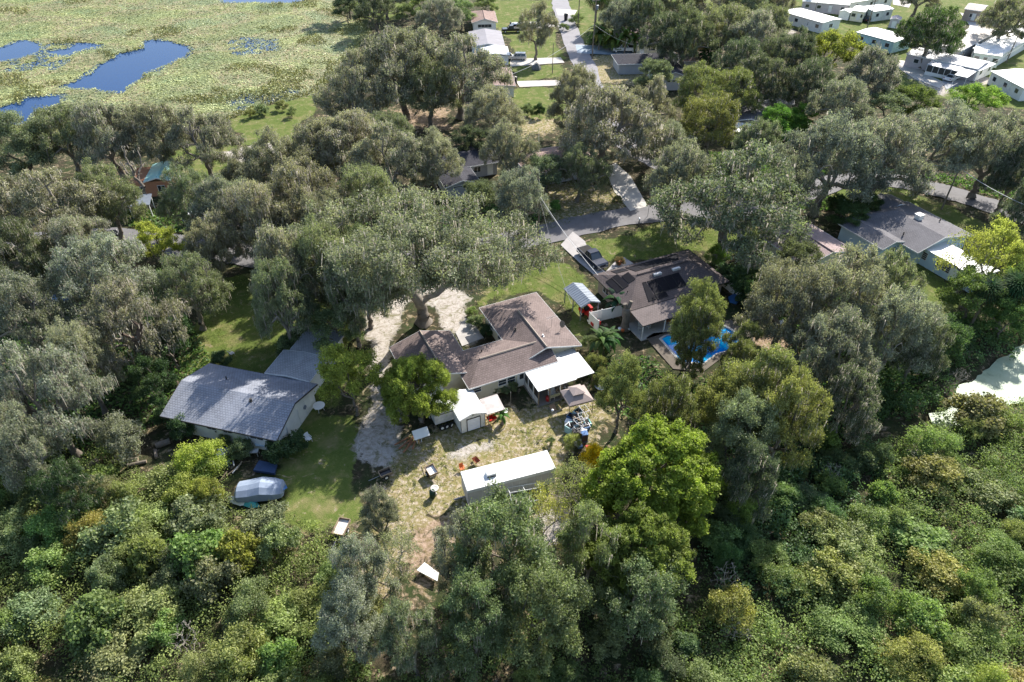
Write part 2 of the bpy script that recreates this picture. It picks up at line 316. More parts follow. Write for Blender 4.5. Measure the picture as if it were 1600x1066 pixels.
# lake: water sheet, floating mat, lily pads, reeds
def water_mat(name, col, rough=0.06, bump=0.12):
    m, nt, out = newmat(name); b = N(nt, 'ShaderNodeBsdfPrincipled'); nt.links.new(b.outputs[0], out.inputs[0])
    b.inputs['Base Color'].default_value = (*col, 1); b.inputs['Roughness'].default_value = rough; b.inputs['IOR'].default_value = 1.33
    pos = N(nt, 'ShaderNodeNewGeometry').outputs['Position']; bp = N(nt, 'ShaderNodeBump'); bp.inputs['Strength'].default_value = bump; bp.inputs['Distance'].default_value = 0.05
    nt.links.new(noise(nt, 1.5, 4, 0.6, pos), bp.inputs['Height']); nt.links.new(bp.outputs[0], b.inputs['Normal']); return m
lk = MB().face([(x, y, -0.35) for x, y, _ in LAKE]).obj('lake_water', water_mat('lake_water', (0.002, 0.028, 0.105), 0.12, 0.2))
tag(lk, 'dark blue open lake water between lily pads', kind='structure')
OPEN = [wp(p) for p in [
 [(101,131),(137,114),(183,82),(222,75),(226,62),(262,61),(300,73),(292,86),(262,100),(231,112),(208,130),(190,141),(160,142),(145,137),(115,136)],
 [(-60,95),(0,72),(33,62),(66,66),(60,80),(30,90),(0,94)],[(70,80),(100,85),(158,70),(150,66),(120,64),(105,74)],[(40,150),(95,148),(98,160),(45,172),(30,160)],[(-40,180),(20,160),(60,165),(40,190),(-20,200)],
 [(335,-4),(480,-4),(470,2),(350,2)]]]
THIN = [wp(p) for p in [[(355,60),(425,55),(440,75),(380,85),(358,78)],[(0,95),(60,90),(110,86),(90,105),(0,108)],[(360,150),(470,135),(400,170),(360,180)],[(60,66),(150,66),(100,95),(40,85)]]]
def mat_mat():
    m, nt, out = newmat('floating_mat'); b = N(nt, 'ShaderNodeBsdfPrincipled'); nt.links.new(b.outputs[0], out.inputs[0]); b.inputs['Roughness'].default_value = 0.8
    pos = N(nt, 'ShaderNodeNewGeometry').outputs['Position']
    n1 = noise(nt, 0.06, 6, 0.6, pos, 0.6); n2 = noise(nt, 0.9, 5, 0.7, pos)
    c = ramp(nt, n1, [(0.35,(0.14,0.20,0.065)),(0.45,(0.22,0.235,0.075)),(0.52,(0.30,0.235,0.13)),(0.62,(0.17,0.22,0.10))])
    c = mixc(nt, ramp(nt, n2, [(0.4,(0,0,0)),(0.6,(0.55,0.55,0.55))]), c, (0.09,0.11,0.055)); nt.links.new(c, b.inputs['Base Color']); return m
fx = np.arange(-260, -20, 1.0); fy = np.arange(105, 330, 1.3); FX, FY = np.meshgrid(fx, fy)
fn = 2.5*(vnoise(FX, FY, 3.0, 5)-0.5)+1.5*(vnoise(FX, FY, 7.0, 6)-0.5)
keep = poly_dist(FX, FY, LAKE)+fn > -1.5
for p in OPEN: keep &= poly_dist(FX, FY, p)+fn*0.9 < 0
thin = np.zeros(FX.shape, bool)
for p in THIN: thin |= poly_dist(FX, FY, p)+fn > 0
keepm = keep & ~(thin & (vnoise(FX, FY, 2.0, 8) > 0.5))
ii = np.arange(FX.size).reshape(FX.shape); kq = keepm[:-1,:-1] & keepm[:-1,1:] & keepm[1:,1:] & keepm[1:,:-1]
qq = np.stack([ii[:-1,:-1], ii[:-1,1:], ii[1:,1:], ii[1:,:-1]], -1)[kq]
jx = 0.35*(rng.random(FX.shape)-0.5); jy = 0.35*(rng.random(FX.shape)-0.5)
fm = quads('floating_plant_mat', np.stack([FX+jx, FY+jy, np.full(FX.shape, -0.28)], -1).reshape(-1, 3), qq, mat_mat())
tag(link('floating_plant_mat', fm), 'yellow green mat of floating plants covering the lake', kind='stuff')
def lake_pts(n, extra=None):
    P = []
    while sum(len(p) for p in P) < n:
        y = rng.uniform(115, 300, n*2); x = rng.uniform(-0.85, -0.05, n*2)*y*1.02
        k = poly_dist(x, y, LAKE) > -0.6
        w = 1.5*(vnoise(x, y, 3.0, 5)-0.5)
        for p in OPEN: k &= poly_dist(x, y, p)+w < 0.4
        if extra is not None: k &= extra(x, y)
        P.append(np.stack([x[k], y[k]], 1))
    return np.concatenate(P)[:n]
def scatter_leaves(pts, nrm, size, v, asp=0.62, name='leaves', m=None):
    n = len(pts); t = rng.normal(size=(n, 3)); t -= nrm*(t*nrm).sum(1, keepdims=True); t /= np.linalg.norm(t, axis=1, keepdims=True)+1e-9
    b = np.cross(nrm, t); s = size[:, None]
    co = np.stack([pts-t*s, pts-b*s*asp, pts+t*s, pts+b*s*asp], 1)
    q = np.arange(n*4).reshape(n, 4)
    return quads(name, co.reshape(-1, 3), q, m, v)
def unit(a): return a/(np.linalg.norm(a, axis=1, keepdims=True)+1e-9)
LP = leafmat('lily_leaf', 0.1, 0.35, gloss=0.06)
def stuff(name, label, me, col):
    o = link(name, me); o.color = (*col, 1); tag(o, label, kind='stuff'); return o
p = lake_pts(170000); n_ = len(p); z = rng.uniform(-0.24, -0.12, n_)
me = scatter_leaves(np.column_stack([p, z]), unit(np.column_stack([rng.normal(0, .28, n_), rng.normal(0, .28, n_), np.ones(n_)])), rng.uniform(0.08, 0.25, n_), np.clip(0.3*vnoise(p[:,0], p[:,1], 9, 3)+0.45*vnoise(p[:,0], p[:,1], 4, 4)+0.25*rng.random(n_), 0, 1), 0.95, 'lily_pads', LP)
stuff('lily_pads', 'round pale lily pads floating over the lake', me, (0.160, 0.182, 0.080))
p = lake_pts(26000, lambda x, y: ((vnoise(x, y, 11, 12)+0.5*vnoise(x, y, 4, 13)) > 1.02) | (poly_dist(x, y, LAKE) < 2.2)); n_ = len(p)
me = scatter_leaves(np.column_stack([p, rng.uniform(-0.2, 0.35, n_)]), unit(rng.normal(size=(n_, 3))*[1, 1, .5]), rng.uniform(0.14, 0.38, n_), rng.random(n_)*.7, 0.35, 'marsh_reeds', LP)
stuff('marsh_reeds', 'ochre and green reed patches standing in the lake', me, (0.16, 0.155, 0.048))
# algae pond
POND2 = []
for _i in range(len(POND)):
    _a, _b = Vector(POND[_i-1]), Vector(POND[_i]); _n = max(1, int((_b-_a).length/0.8)); _p = (_b-_a).normalized()
    for _k in range(_n): _w = 1.6*(float(vnoise(np.array(_a.x+_p.x*_k*.8+50), np.array(_a.y+_p.y*_k*.8), 1.9, 44))-0.4); _q = _a.lerp(_b, _k/_n); POND2.append((_q.x-_p.y*_w, _q.y+_p.x*_w, 0))
pm, nt, out = newmat('algae'); b = N(nt, 'ShaderNodeBsdfPrincipled'); nt.links.new(b.outputs[0], out.inputs[0]); pos = N(nt, 'ShaderNodeNewGeometry').outputs['Position']
nt.links.new(ramp(nt, noise(nt, 0.8, 7, 0.7, pos, 0.5), [(0.3,(0.15,0.20,0.12)),(0.45,(0.26,0.33,0.21)),(0.7,(0.31,0.38,0.26))]), b.inputs['Base Color']); b.inputs['Roughness'].default_value = 0.55
tag(MB().face([(x, y, -0.3) for x, y, _ in POND2]).obj('pond_water', pm), 'pale green duckweed covered pond at the right edge', kind='structure')

# roads
def catmull(pts, n=6):
    P = [Vector(p) for p in pts]; P = [2*P[0]-P[1]] + P + [2*P[-1]-P[-2]]; out = []
    for i in range(1, len(P)-2):
        for k in range(n):
            t = k/n; out.append(0.5*((2*P[i])+(P[i+1]-P[i-1])*t+(2*P[i-1]-5*P[i]+4*P[i+1]-P[i+2])*t*t+(3*P[i]-P[i-1]-3*P[i+1]+P[i+2])*t**3))
    return out+[P[-2]]
def strip(name, pts, width, z, m, label, wob=0.3):
    c = catmull([G(a, b) for a, b in pts]); L = []; R = []; mb = MB()
    for i, p in enumerate(c):
        d = (c[min(i+1, len(c)-1)]-c[max(i-1, 0)]); d.z = 0; d.normalize(); s = Vector((-d.y, d.x, 0))
        w = width/2+random.uniform(-wob, wob); L.append(p+s*w); R.append(p-s*(width/2+random.uniform(-wob, wob)))
    n = len(c); vs = [(q.x, q.y, z) for q in L+R]; mb.add(vs, [(i, n+i, n+i+1, i+1) for i in range(n-1)])
    return tag(mb.obj(name, m), label, kind='structure')
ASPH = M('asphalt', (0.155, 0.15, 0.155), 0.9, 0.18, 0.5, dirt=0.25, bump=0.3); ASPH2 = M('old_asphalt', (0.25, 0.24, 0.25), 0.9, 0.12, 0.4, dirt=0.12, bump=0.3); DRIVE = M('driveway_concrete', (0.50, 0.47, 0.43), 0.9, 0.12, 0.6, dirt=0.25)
strip('side_road', [(874,-15),(876,5),(883,30),(895,63),(912,100),(932,150),(985,225),(1010,242),(1060,262),(1150,262)], 5.6, 0.012, ASPH2, 'light grey asphalt lane running up past the palms')
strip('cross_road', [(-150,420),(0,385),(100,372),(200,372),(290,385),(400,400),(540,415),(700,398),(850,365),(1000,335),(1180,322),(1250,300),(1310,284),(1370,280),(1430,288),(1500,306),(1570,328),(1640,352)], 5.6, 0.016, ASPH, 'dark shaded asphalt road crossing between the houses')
def patch(name, pts, z, m, label):
    return tag(MB().slab([(q[0], q[1], z) for q in wp(pts)], 0.06).obj(name, m), label, kind='structure')
patch('driveway', [(945,262),(962,255),(985,275),(1012,322),(985,330),(960,300)], 0.02, DRIVE, 'bright concrete driveway joining the crossing road')
patch('driveway', [(797,92),(876,90),(882,98),(797,104)], 0.02, DRIVE, 'upper white driveway with the silver car on it')
patch('driveway', [(806,127),(884,125),(887,133),(812,136)], 0.02, DRIVE, 'lower white driveway on the left of the lane')
patch('driveway', [(800,35),(866,33),(867,44),(795,46)], 0.02, DRIVE, 'driveway with the black truck beside the brown roofed house')
patch('driveway', [(899,70),(1010,74),(1012,88),(902,83)], 0.02, M('blue_driveway', (0.27, 0.33, 0.39), 0.8, 0.15, 0.6, dirt=0.2), 'bluish painted driveway under the white pickup')
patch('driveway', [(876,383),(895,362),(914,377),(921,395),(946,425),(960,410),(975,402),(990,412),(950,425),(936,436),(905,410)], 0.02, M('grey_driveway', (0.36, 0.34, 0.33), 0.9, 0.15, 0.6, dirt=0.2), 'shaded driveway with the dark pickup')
patch('driveway', [(868,14),(902,16),(897,24),(872,24)], 0.02, DRIVE, 'white concrete apron across the top of the lane')
patch('driveway', [(727,497),(736,500),(756,528),(722,541),(712,520)], 0.012, M('slab_concrete', (0.40, 0.38, 0.36), 0.9, 0.15, 0.6, dirt=0.3), 'grey slab at the end of the sandy drive by the garage')
patch('pavement', [(1405,94),(1420,96),(1452,118),(1478,130),(1468,138),(1430,124),(1400,104)], 0.02, DRIVE, 'pale mobile home park lane at the far right')
patch('pavement', [(1470,118),(1505,114),(1516,128),(1478,140)], 0.026, M('carport_slab', (0.33,0.34,0.36), 0.9, 0.12, 0.6, dirt=0.2), 'grey parking slab under the white park car')
patch('pavement', [(1524,24),(1545,30),(1530,45),(1518,60),(1508,60),(1515,40),(1500,20)], 0.024, DRIVE, 'pale concrete walk by the brown mobile home')
patch('pavement', [(1395,-4),(1425,4),(1420,12),(1395,7)], 0.02, DRIVE, 'pinkish slab between the far mobile homes')
# pool with coping and terrace
pb, nt, out = newmat('pool_tile'); b = N(nt, 'ShaderNodeBsdfPrincipled'); nt.links.new(b.outputs[0], out.inputs[0]); b.inputs['Base Color'].default_value = (0.0, 0.27, 0.72, 1); b.inputs['Roughness'].default_value = 0.08; b.inputs['IOR'].default_value = 1.33
pos = N(nt, 'ShaderNodeNewGeometry').outputs['Position']; nt.links.new(mixc(nt, ramp(nt, noise(nt, 0.5, 3, 0.5, pos), [(0.4,(0,0,0)),(0.6,(1,1,1))]), (0.0,0.20,0.70), (0.01,0.50,0.88)), b.inputs['Base Color'])
bp = N(nt, 'ShaderNodeBump'); bp.inputs['Strength'].default_value = 0.3; nt.links.new(noise(nt, 2.0, 3, 0.6, pos), bp.inputs['Height']); nt.links.new(bp.outputs[0], b.inputs['Normal'])
po = empty('swimming_pool', (POOL[0][0], POOL[0][1], 0)); tag(po, 'bright blue swimming pool half hidden under leaning trees', 'pool')
pc = np.mean(POOL, 0); loc = lambda q, k, z: (pc[0]+(q[0]-pc[0])*k-POOL[0][0], pc[1]+(q[1]-pc[1])*k-POOL[0][1], z)
MB().face([loc(q, 1.0, -0.12) for q in POOL]).obj('pool_water', pb, po)
w = MB(); c_ = MB(); t_ = MB(); n = len(POOL)
for i in range(n):
    a, b2 = POOL[i-1], POOL[i]
    w.face([loc(a,1,0.04),loc(b2,1,0.04),loc(b2,1,-0.5),loc(a,1,-0.5)])
    c_.slab([loc(a,1.0,0.07),loc(b2,1.0,0.07),loc(b2,1.07,0.07),loc(a,1.07,0.07)], 0.1)
    t_.slab([loc(a,1.07,0.05),loc(b2,1.07,0.05),loc(b2,1.38,0.05),loc(a,1.38,0.05)], 0.2)
w.obj('pool_wall', M('pool_wall', (0.1,0.4,0.7)), po); c_.obj('coping', CONC, po); t_.obj('terrace', M('pool_terrace', (0.13,0.11,0.09), 0.9, 0.2, 0.8, dirt=0.3), po)
# ------------------------------------------------------------------ buildings
R_GREY = shingle('grey_shingle', (0.235, 0.25, 0.29), 0.12, 0.3); R_BROWN = shingle('brown_shingle', (0.185, 0.145, 0.135), 0.16, 0.35); R_DBROWN = shingle('dark_brown_shingle', (0.105, 0.085, 0.082), 0.15, 0.35)
R_CHAR = shingle('charcoal_shingle', (0.155, 0.15, 0.16), 0.12, 0.2); R_DARK = shingle('dark_slate_shingle', (0.05, 0.05, 0.062), 0.15, 0.4); R_PINK = shingle('pinkish_shingle', (0.34, 0.26, 0.25), 0.12, 0.25)
R_ROSE = shingle('rose_brown_shingle', (0.28, 0.20, 0.175), 0.12, 0.25); R_LGREY = shingle('light_grey_roofing', (0.33, 0.34, 0.36), 0.08, 0.4)
TRIM = M('white_trim', (0.72, 0.72, 0.70), 0.6, 0.06, 2, dirt=0.1); DTRIM = M('dark_trim', (0.06, 0.055, 0.05), 0.7, 0.2, 2); PALEBLUE = M('pale_blue_paint', (0.50, 0.62, 0.68), 0.6, 0.06, 0.8, dirt=0.1)
SOLAR = M('solar_mat', (0.010, 0.010, 0.014), 0.85, 0.2, 1.0, spec=0.12); RIDGE_L = M('ridge_cap_tan', (0.30, 0.25, 0.21), 0.9, 0.15, 2)
GREYW = M('grey_siding', (0.38, 0.39, 0.41), 0.7, 0.08, 1, dirt=0.1); LILAC = M('pale_lilac_siding', (0.52, 0.47, 0.48), 0.7, 0.07, 1, dirt=0.08); LYELL = M('pale_yellow_siding', (0.72, 0.68, 0.52), 0.7, 0.06, 1)
BROWNW = M('tan_siding', (0.37, 0.30, 0.26), 0.8, 0.08, 1); ORANGEW = M('orange_stucco', (0.46, 0.22, 0.13), 0.85, 0.1, 1, dirt=0.15); TURQ = M('turquoise_metal_roof', (0.30, 0.58, 0.57), 0.4, 0.12, 0.6)
def roof(parent, x0, x1, y0, y1, ze, zr, m, axis='x', h0=0.0, h1=0.0, th=0.16, fascia=TRIM, ridge=None, ridge_mat=None, name='roof'):
    """pitched roof; ridge along the axis, h0/h1 = hip run at its two ends (0 = gable)"""
    def P(a, b, z): return (a, b, z) if axis == 'x' else (b, a, z)
    a0, a1, b0, b1 = (x0, x1, y0, y1) if axis == 'x' else (y0, y1, x0, x1)
    r = (b0+b1)/2 if ridge is None else ridge
    A, B, C, D = P(a0,b0,ze), P(a1,b0,ze), P(a1,b1,ze), P(a0,b1,ze); E_, F = P(a0+h0,r,zr), P(a1-h1,r,zr)
    mb = MB(); lo = lambda q: (q[0], q[1], q[2]-th)
    tops = [[A,B,F,E_],[C,D,E_,F]] + ([[B,C,F]] if h1 > 0 else []) + ([[D,A,E_]] if h0 > 0 else [])
    for t in tops: mb.face(t)
    for t in tops: mb.face([lo(q) for q in reversed(t)])
    edges = [(A,B),(C,D)] + ([(B,C)] if h1 > 0 else [(B,F),(F,C)]) + ([(D,A)] if h0 > 0 else [(D,E_),(E_,A)])
    for p, q in edges: mb.face([p, q, lo(q), lo(p)])
    o = mb.obj(name, m, parent)
    fb = MB()
    for p, q in edges:
        p = Vector(p); q = Vector(q); d = (q-p).normalized(); nrm = Vector((d.y, -d.x, 0)).normalized()
        c = Vector(P((a0+a1)/2, (b0+b1)/2, 0)); mid = (p+q)/2; mid.z = 0
        if (mid-c).dot(nrm) < 0: nrm = -nrm
        u = nrm*0.03; dz = Vector((0,0,-0.17)); uz = Vector((0,0,0.012))
        fb.add([p+u*0.1+uz, q+u*0.1+uz, q+u+uz, p+u+uz, p+u*0.1+dz, q+u*0.1+dz, q+u+dz, p+u+dz], [(0,1,2,3),(7,6,5,4),(3,2,6,7),(0,4,5,1),(0,3,7,4),(1,5,6,2)])
    fb.obj('fascia', fascia, o)
    if ridge_mat:
        rb = MB(); rb.rod(Vector(E_)+Vector((0,0,0.02)), Vector(F)+Vector((0,0,0.02)), 0.13, n=6)
        rb.obj('ridge_cap', ridge_mat, o)
    return o
def walls(parent, x0, x1, y0, y1, h, m, gable=None, zr=None, ridge=None, name='wall', ge=None):
    mb = MB().box(x0, y0, 0, x1, y1, h)
    if gable == 'x': r = (y0+y1)/2 if ridge is None else ridge; mb.add([(x0,y0,h),(x0,y1,h),(x0,r,zr),(x1,y0,h),(x1,y1,h),(x1,r,zr)], [(0,1,2),(3,5,4),(0,2,5,3),(1,4,5,2)])
    if gable == 'y': r = (x0+x1)/2 if ridge is None else ridge; ye = y1 if ge is None else ge; mb.add([(x0,y0,h),(x1,y0,h),(r,y0,zr),(x0,ye,h),(x1,ye,h),(r,ye,zr)], [(0,1,2),(3,5,4),(0,2,5,3),(1,4,5,2)])
    return mb.obj(name, m, parent)
def window(parent, side, c, w, z0, z1, plane, frame=TRIM, pane=GLASS, bars=1, hb=0):
    """side: 'y-' faces -y at y=plane centred x=c, 'x+' faces +x at x=plane centred y=c"""
    f = MB(); g = MB(); t = 0.06
    def bx(mb, a0, a1, u0, u1, d0, d1):
        s = -1 if side[1] == '-' else 1
        if side[0] == 'y': mb.box(a0, plane+s*d0, u0, a1, plane+s*d1, u1)
        else: mb.box(plane+s*d0, a0, u0, plane+s*d1, a1, u1)
    bx(g, c-w/2, c+w/2, z0, z1, 0.004, 0.02)
    bx(f, c-w/2-t, c+w/2+t, z0-t, z0, 0, 0.07); bx(f, c-w/2-t, c+w/2+t, z1, z1+t, 0, 0.07)
    bx(f, c-w/2-t, c-w/2, z0, z1, 0, 0.06); bx(f, c+w/2, c+w/2+t, z0, z1, 0, 0.06)
    for i in range(1, bars+1): a = c-w/2+w*i/(bars+1); bx(f, a-0.025, a+0.025, z0, z1, 0.021, 0.05)
    for i in range(1, hb+1): u = z0+(z1-z0)*i/(hb+1); bx(f, c-w/2, c+w/2, u-0.02, u+0.02, 0.021, 0.045)
    o = f.obj('window', frame, parent); g.obj('pane', pane, o); return o
def door(parent, side, c, w, h, plane, m=WHITE, z0=0.15, lite=False, name='door'):
    s = -1 if side[1] == '-' else 1; mb = MB()
    def bx(mb, a0, a1, u0, u1, d0, d1):
        if side[0] == 'y': mb.box(a0, plane+s*d0, u0, a1, plane+s*d1, u1)
        else: mb.box(plane+s*d0, a0, u0, plane+s*d1, a1, u1)
    bx(mb, c-w/2, c+w/2, z0, z0+h, 0.0, 0.06); bx(mb, c-w/2-0.09, c-w/2, z0, z0+h+0.08, 0, 0.08); bx(mb, c+w/2, c+w/2+0.09, z0, z0+h+0.08, 0, 0.08)
    o = mb.obj(name, m, parent)
    if lite: g = MB(); bx(g, c-w*0.28, c+w*0.28, z0+h*0.52, z0+h*0.9, 0.06, 0.075); g.obj('pane', GLASS, o)
    hb = MB(); bx(hb, c+w*0.36, c+w*0.42, z0+h*0.45, z0+h*0.5, 0.06, 0.12); hb.obj('handle', STEEL, o)
    return o
def pipe(parent, x, y, z, r=0.07, h=0.45, m=DTRIM, name='vent_pipe'):
    return MB().rod((x,y,z-0.25), (x,y,z+h), r, n=8).lathe([(r*1.9, 0), (r*1.7, 0.05)], (x, y, z-0.06), 8).obj(name, m, parent)

# house A: grey roofed white house at the left
a = math.radians(-15); o = G(249.6, 650.2, 2.6); A = empty('house', (o.x, o.y, 0), a); tag(A, 'long white house with a mottled grey shingle roof beside the dark lawn', 'house')
roof(A, 0, 13.7, 0, 8.8, 2.6, 3.9, R_GREY, 'x', fascia=DTRIM, ridge=4.3)
walls(A, 0.9, 13.3, 0.55, 8.3, 2.42, WHITE, 'x', 3.62, ridge=4.3)
roof(A, 7.1, 12.75, 8.86, 13.1, 2.66, 2.95, R_LGREY, 'y', fascia=TRIM); walls(A, 7.4, 12.45, 8.4, 12.8, 2.4, WHITE, name='wall')
roof(A, 7.7, 12.6, 13.16, 18.0, 2.55, 2.75, R_LGREY, 'y', fascia=TRIM); walls(A, 8.0, 12.3, 12.9, 17.6, 2.3, DIRTY_WHITE, name='wall')
for c, w in ((2.6, 1.9), (5.6, 1.1), (7.5, 1.0), (10.9, 1.5)): window(A, 'y-', c, w, 1.55, 2.05, 0.55, bars=1)
window(A, 'x+', 11.9, 1.0, 1.2, 2.1, 12.45)
for yy in (1.2, 2.4, 4.8, 6.2): MB().box(13.3, yy, 0.05, 13.36, yy+0.07, 2.35).obj('wall_batten', TRIM, A)
pipe(A, 8.9, 3.6, 3.7, 0.13, 0.3, name='roof_vent'); pipe(A, 4.2, 6.2, 3.35); MB().box(9.8, 0.35, 0.1, 9.9, 0.5, 2.4).obj('downpipe', TRIM, A)
m_ = MB().rod((13.34, 6.1, 1.5), (13.44, 6.1, 1.5), 0.25, n=14).obj('wall_fan', GREY_METAL, A); MB().box(5.9, 0.48, 1.25, 6.05, 0.54, 1.4).obj('meter', DTRIM, A)

# house B: brown roofed centre house
o = G(908.4, 539, 2.6); B = empty('house', (o.x, o.y, 0), az25); tag(B, 'cream house with a brown shingle roof in T shape and white patio roof', 'house')
roof(B, -8.1, 0, -0.1, 12.0, 2.6, 3.95, R_BROWN, 'y', h0=0, h1=4.3, ridge=-4.7, ridge_mat=RIDGE_L)
roof(B, -15.0, -3.9, -1.45, 4.95, 2.57, 3.62, R_BROWN, 'x', h0=2.6, ridge=1.6, ridge_mat=RIDGE_L)
roof(B, -20.8, -13.1, 0.9, 9.3, 2.5, 3.7, R_BROWN, 'y', ridge=-16.9, fascia=TRIM, ridge_mat=RIDGE_L)
walls(B, -7.6, -0.5, 0.4, 11.5, 2.42, CREAM, 'y', 3.5, ridge=-4.7, ge=6.5); walls(B, -14.5, -7.7, -0.95, 4.5, 2.4, CREAM); walls(B, -20.3, -13.6, 1.2, 8.9, 2.32, CREAM, 'y', 3.45, ridge=-16.9)
window(B, 'y-', -10.75, 0.95, 1.15, 1.95, -0.95, bars=0, hb=1); window(B, 'y-', -9.65, 0.95, 1.15, 1.95, -0.95, bars=0, hb=1); window(B, 'y-', -13.9, 1.0, 1.3, 1.95, -0.95, bars=0, hb=1)
door(B, 'y-', -8.35, 0.9, 2.0, -0.95, WHITE, lite=True); window(B, 'x-', 6.5, 1.6, 1.0, 2.1, -7.6); window(B, 'x-', 9.4, 1.2, 1.0, 2.1, -7.6); window(B, 'x+', 8.5, 1.3, 1.0, 2.1, -0.5)
door(B, 'y-', -1.5, 0.9, 2.0, 0.4, M('tan_door', (0.40,0.22,0.10)), 0.1)
pipe(B, -6.3, 5.0, 3.4, 0.10, 0.35); pipe(B, -4.1, 2.1, 3.8, 0.11, 0.25, WHITE_METAL); pipe(B, -11.5, 3.2, 3.1)
# patio roof and screen room
ro = MB(); ro.slab([(-8.15,-4.85,2.38),(-3.35,-4.85,2.38),(-3.35,-0.75,2.52),(-8.15,-0.75,2.52)], 0.10)
for k in range(1, 10): x = -8.15+4.8*k/10; ro.box(x-0.02, -4.83, 2.36, x+0.02, -4.5, 2.395)
pr = ro.obj('patio_roof', WHITE_METAL, B); tag(pr, 'large bright white patio roof panel')
pr2 = MB().slab([(-3.32,-4.55,2.20),(-0.85,-4.55,2.20),(-0.85,-0.75,2.34),(-3.32,-0.75,2.34)], 0.08).obj('patio_roof', WHITE_METAL, B)
MB().box(-5.2,-0.72,2.05,-0.9,0.36,2.12).obj('patio_gutter', DIRTY_WHITE, B)
for x in (-8.0, -6.6, -5.1, -3.5): MB().box(x-0.06,-4.72,0,x+0.06,-4.6,2.26).obj('post', WOOD, B)
for y in (-3.4, -2.1): MB().box(-8.06,y-0.05,0,-7.96,y+0.05,2.3).obj('post', TRIM, B)
MB().box(-1.05,-4.45,0,-0.95,-4.35,2.1).obj('post', WOOD, B); MB().box(-1.0,-1.2,0,-0.9,-1.1,2.2).obj('post', WOOD, B)
MB().box(-6.6,-4.70,0.55,-3.5,-4.64,0.95).obj('knee_panel', M('olive_board', (0.40,0.38,0.24)), B); MB().box(-8.02,-4.5,0.1,-7.97,-0.8,0.85).obj('knee_panel', DIRTY_WHITE, B)
MB().box(-7.9,-3.0,0.85,-7.88,-0.8,2.28).obj('screen', SCREEN, B)
MB().box(-8.1,-4.9,-0.1,-3.3,-0.97,0.06).obj('patio_slab', M('patio_slab', (0.20,0.18,0.16), 0.9, 0.2, 1.2, dirt=0.4), B)
# dish on the roof
dp = MB().lathe([(0.02,0),(0.25,0.05),(0.42,0.16),(0.44,0.18)], (0,0,0), 14).mesh('antenna_dish', DTRIM)
da = empty('satellite_dish', (B.matrix_basis @ Vector((-1.1,3.1,3.35)))[:], az25); tag(da, 'black satellite dish on the brown roof of the cream house', 'satellite dish')
q = link('reflector', dp, da); q.rotation_euler = (math.radians(58), 0, math.radians(20)); q.location = (0,0,0.55)
MB().rod((0,0,-0.3),(0,0,0.55),0.03).rod((0,0,0.5),(0.1,-0.45,0.75),0.015).obj('mast', STEEL, da)
ant = empty('television_aerial', (B.matrix_basis @ Vector((-2.0,3.9,3.2)))[:], az25); tag(ant, 'thin television aerial standing beside the black roof dish', 'aerial')
MB().rod((0,0,-0.3),(0,0,1.6),0.02).obj('mast', STEEL, ant); k_ = MB().rod((-0.7,0,1.5),(0.7,0,1.5),0.015)
for i in range(7): k_.rod((-0.6+i*0.2,-0.35,1.5),(-0.6+i*0.2,0.35,1.5),0.01)
k_.obj('elements', STEEL, ant)

# house C: dark brown hip roof with solar mats
Cc = empty('house', (11.0, 77.75, 0), az25); tag(Cc, 'house with dark brown hip roof carrying black solar panels, behind the pool', 'house')
zr, ze = 4.25, 2.6
roof(Cc, 0, 15.8, -9.1, 0, ze, zr, R_DBROWN, 'x', h0=3.9, h1=3.9, ridge=-4.6, fascia=DTRIM, ridge_mat=R_DBROWN)
walls(Cc, 0.6, 15.2, -8.5, -0.6, 2.42, BROWNW); 
po_ = MB().slab([(0.1,-12.1,2.25),(10.2,-12.1,2.25),(10.2,-9.16,2.55),(0.1,-9.16,2.55)], 0.12).obj('porch_roof', shingle('porch_shingle', (0.15,0.125,0.12), 0.1, 0.2), Cc)
for x in (0.3, 3.6, 6.9, 10.0): MB().box(x-0.06,-12.0,0,x+0.06,-11.88,2.1).obj('post', TRIM, Cc)
MB().box(0.1,-12.2,-0.1,10.2,-8.5,0.05).obj('porch_slab', CONC, Cc)
window(Cc,'x-',-2.6,1.3,1.0,2.0,0.6); window(Cc,'y-',2.5,1.6,0.3,2.1,-8.5); window(Cc,'y-',6.0,2.4,0.3,2.1,-8.5,bars=2); window(Cc,'y+',4.5,1.4,1.0,2.0,-0.6); window(Cc,'y+',12.0,1.4,1.0,2.0,-0.6); window(Cc,'x+',-4,1.4,1.0,2.0,15.2); door(Cc,'y+',8.0,0.9,2.0,-0.6,WOOD_RED)
sf = (zr-ze)/4.5; sb = (zr-ze)/4.6; sh = (zr-ze)/3.9
def solar(pts, fn, nx_=1):
    t = 0.06; p = [(x, y, fn(x,y)+0.07) for x, y in pts]; o = MB().slab(p, 0.05).obj('solar_panel', SOLAR, Cc)
    A_, B_, C_, D_ = [Vector(q) for q in p]
    for i in range(1, nx_):
        u = i/nx_; MB().rod(A_.lerp(B_, u)+Vector((0,0,0.02)), D_.lerp(C_, u)+Vector((0,0,0.02)), 0.03, n=4).obj('panel_joint', RUBBER, o)
    MB().rod(A_, B_, 0.035, n=4).obj('header_pipe', RUBBER, o); MB().rod(D_, C_, 0.035, n=4).obj('header_pipe', RUBBER, o)
fb_ = lambda x, y: ze+(-y)*sb; ff = lambda x, y: ze+(y+9.1)*sf; fl = lambda x, y: ze+x*sh
solar([(4.3,-3.3),(14.0,-3.3),(14.0,-1.3),(4.3,-1.3)], fb_, 7) if False else solar([(4.6,-3.2),(11.6,-3.2),(13.2,-0.9),(4.6,-0.9)], fb_, 6)
solar([(2.4,-2.0),(4.3,-2.0),(4.3,-0.7),(2.4,-0.7)], fb_, 2)
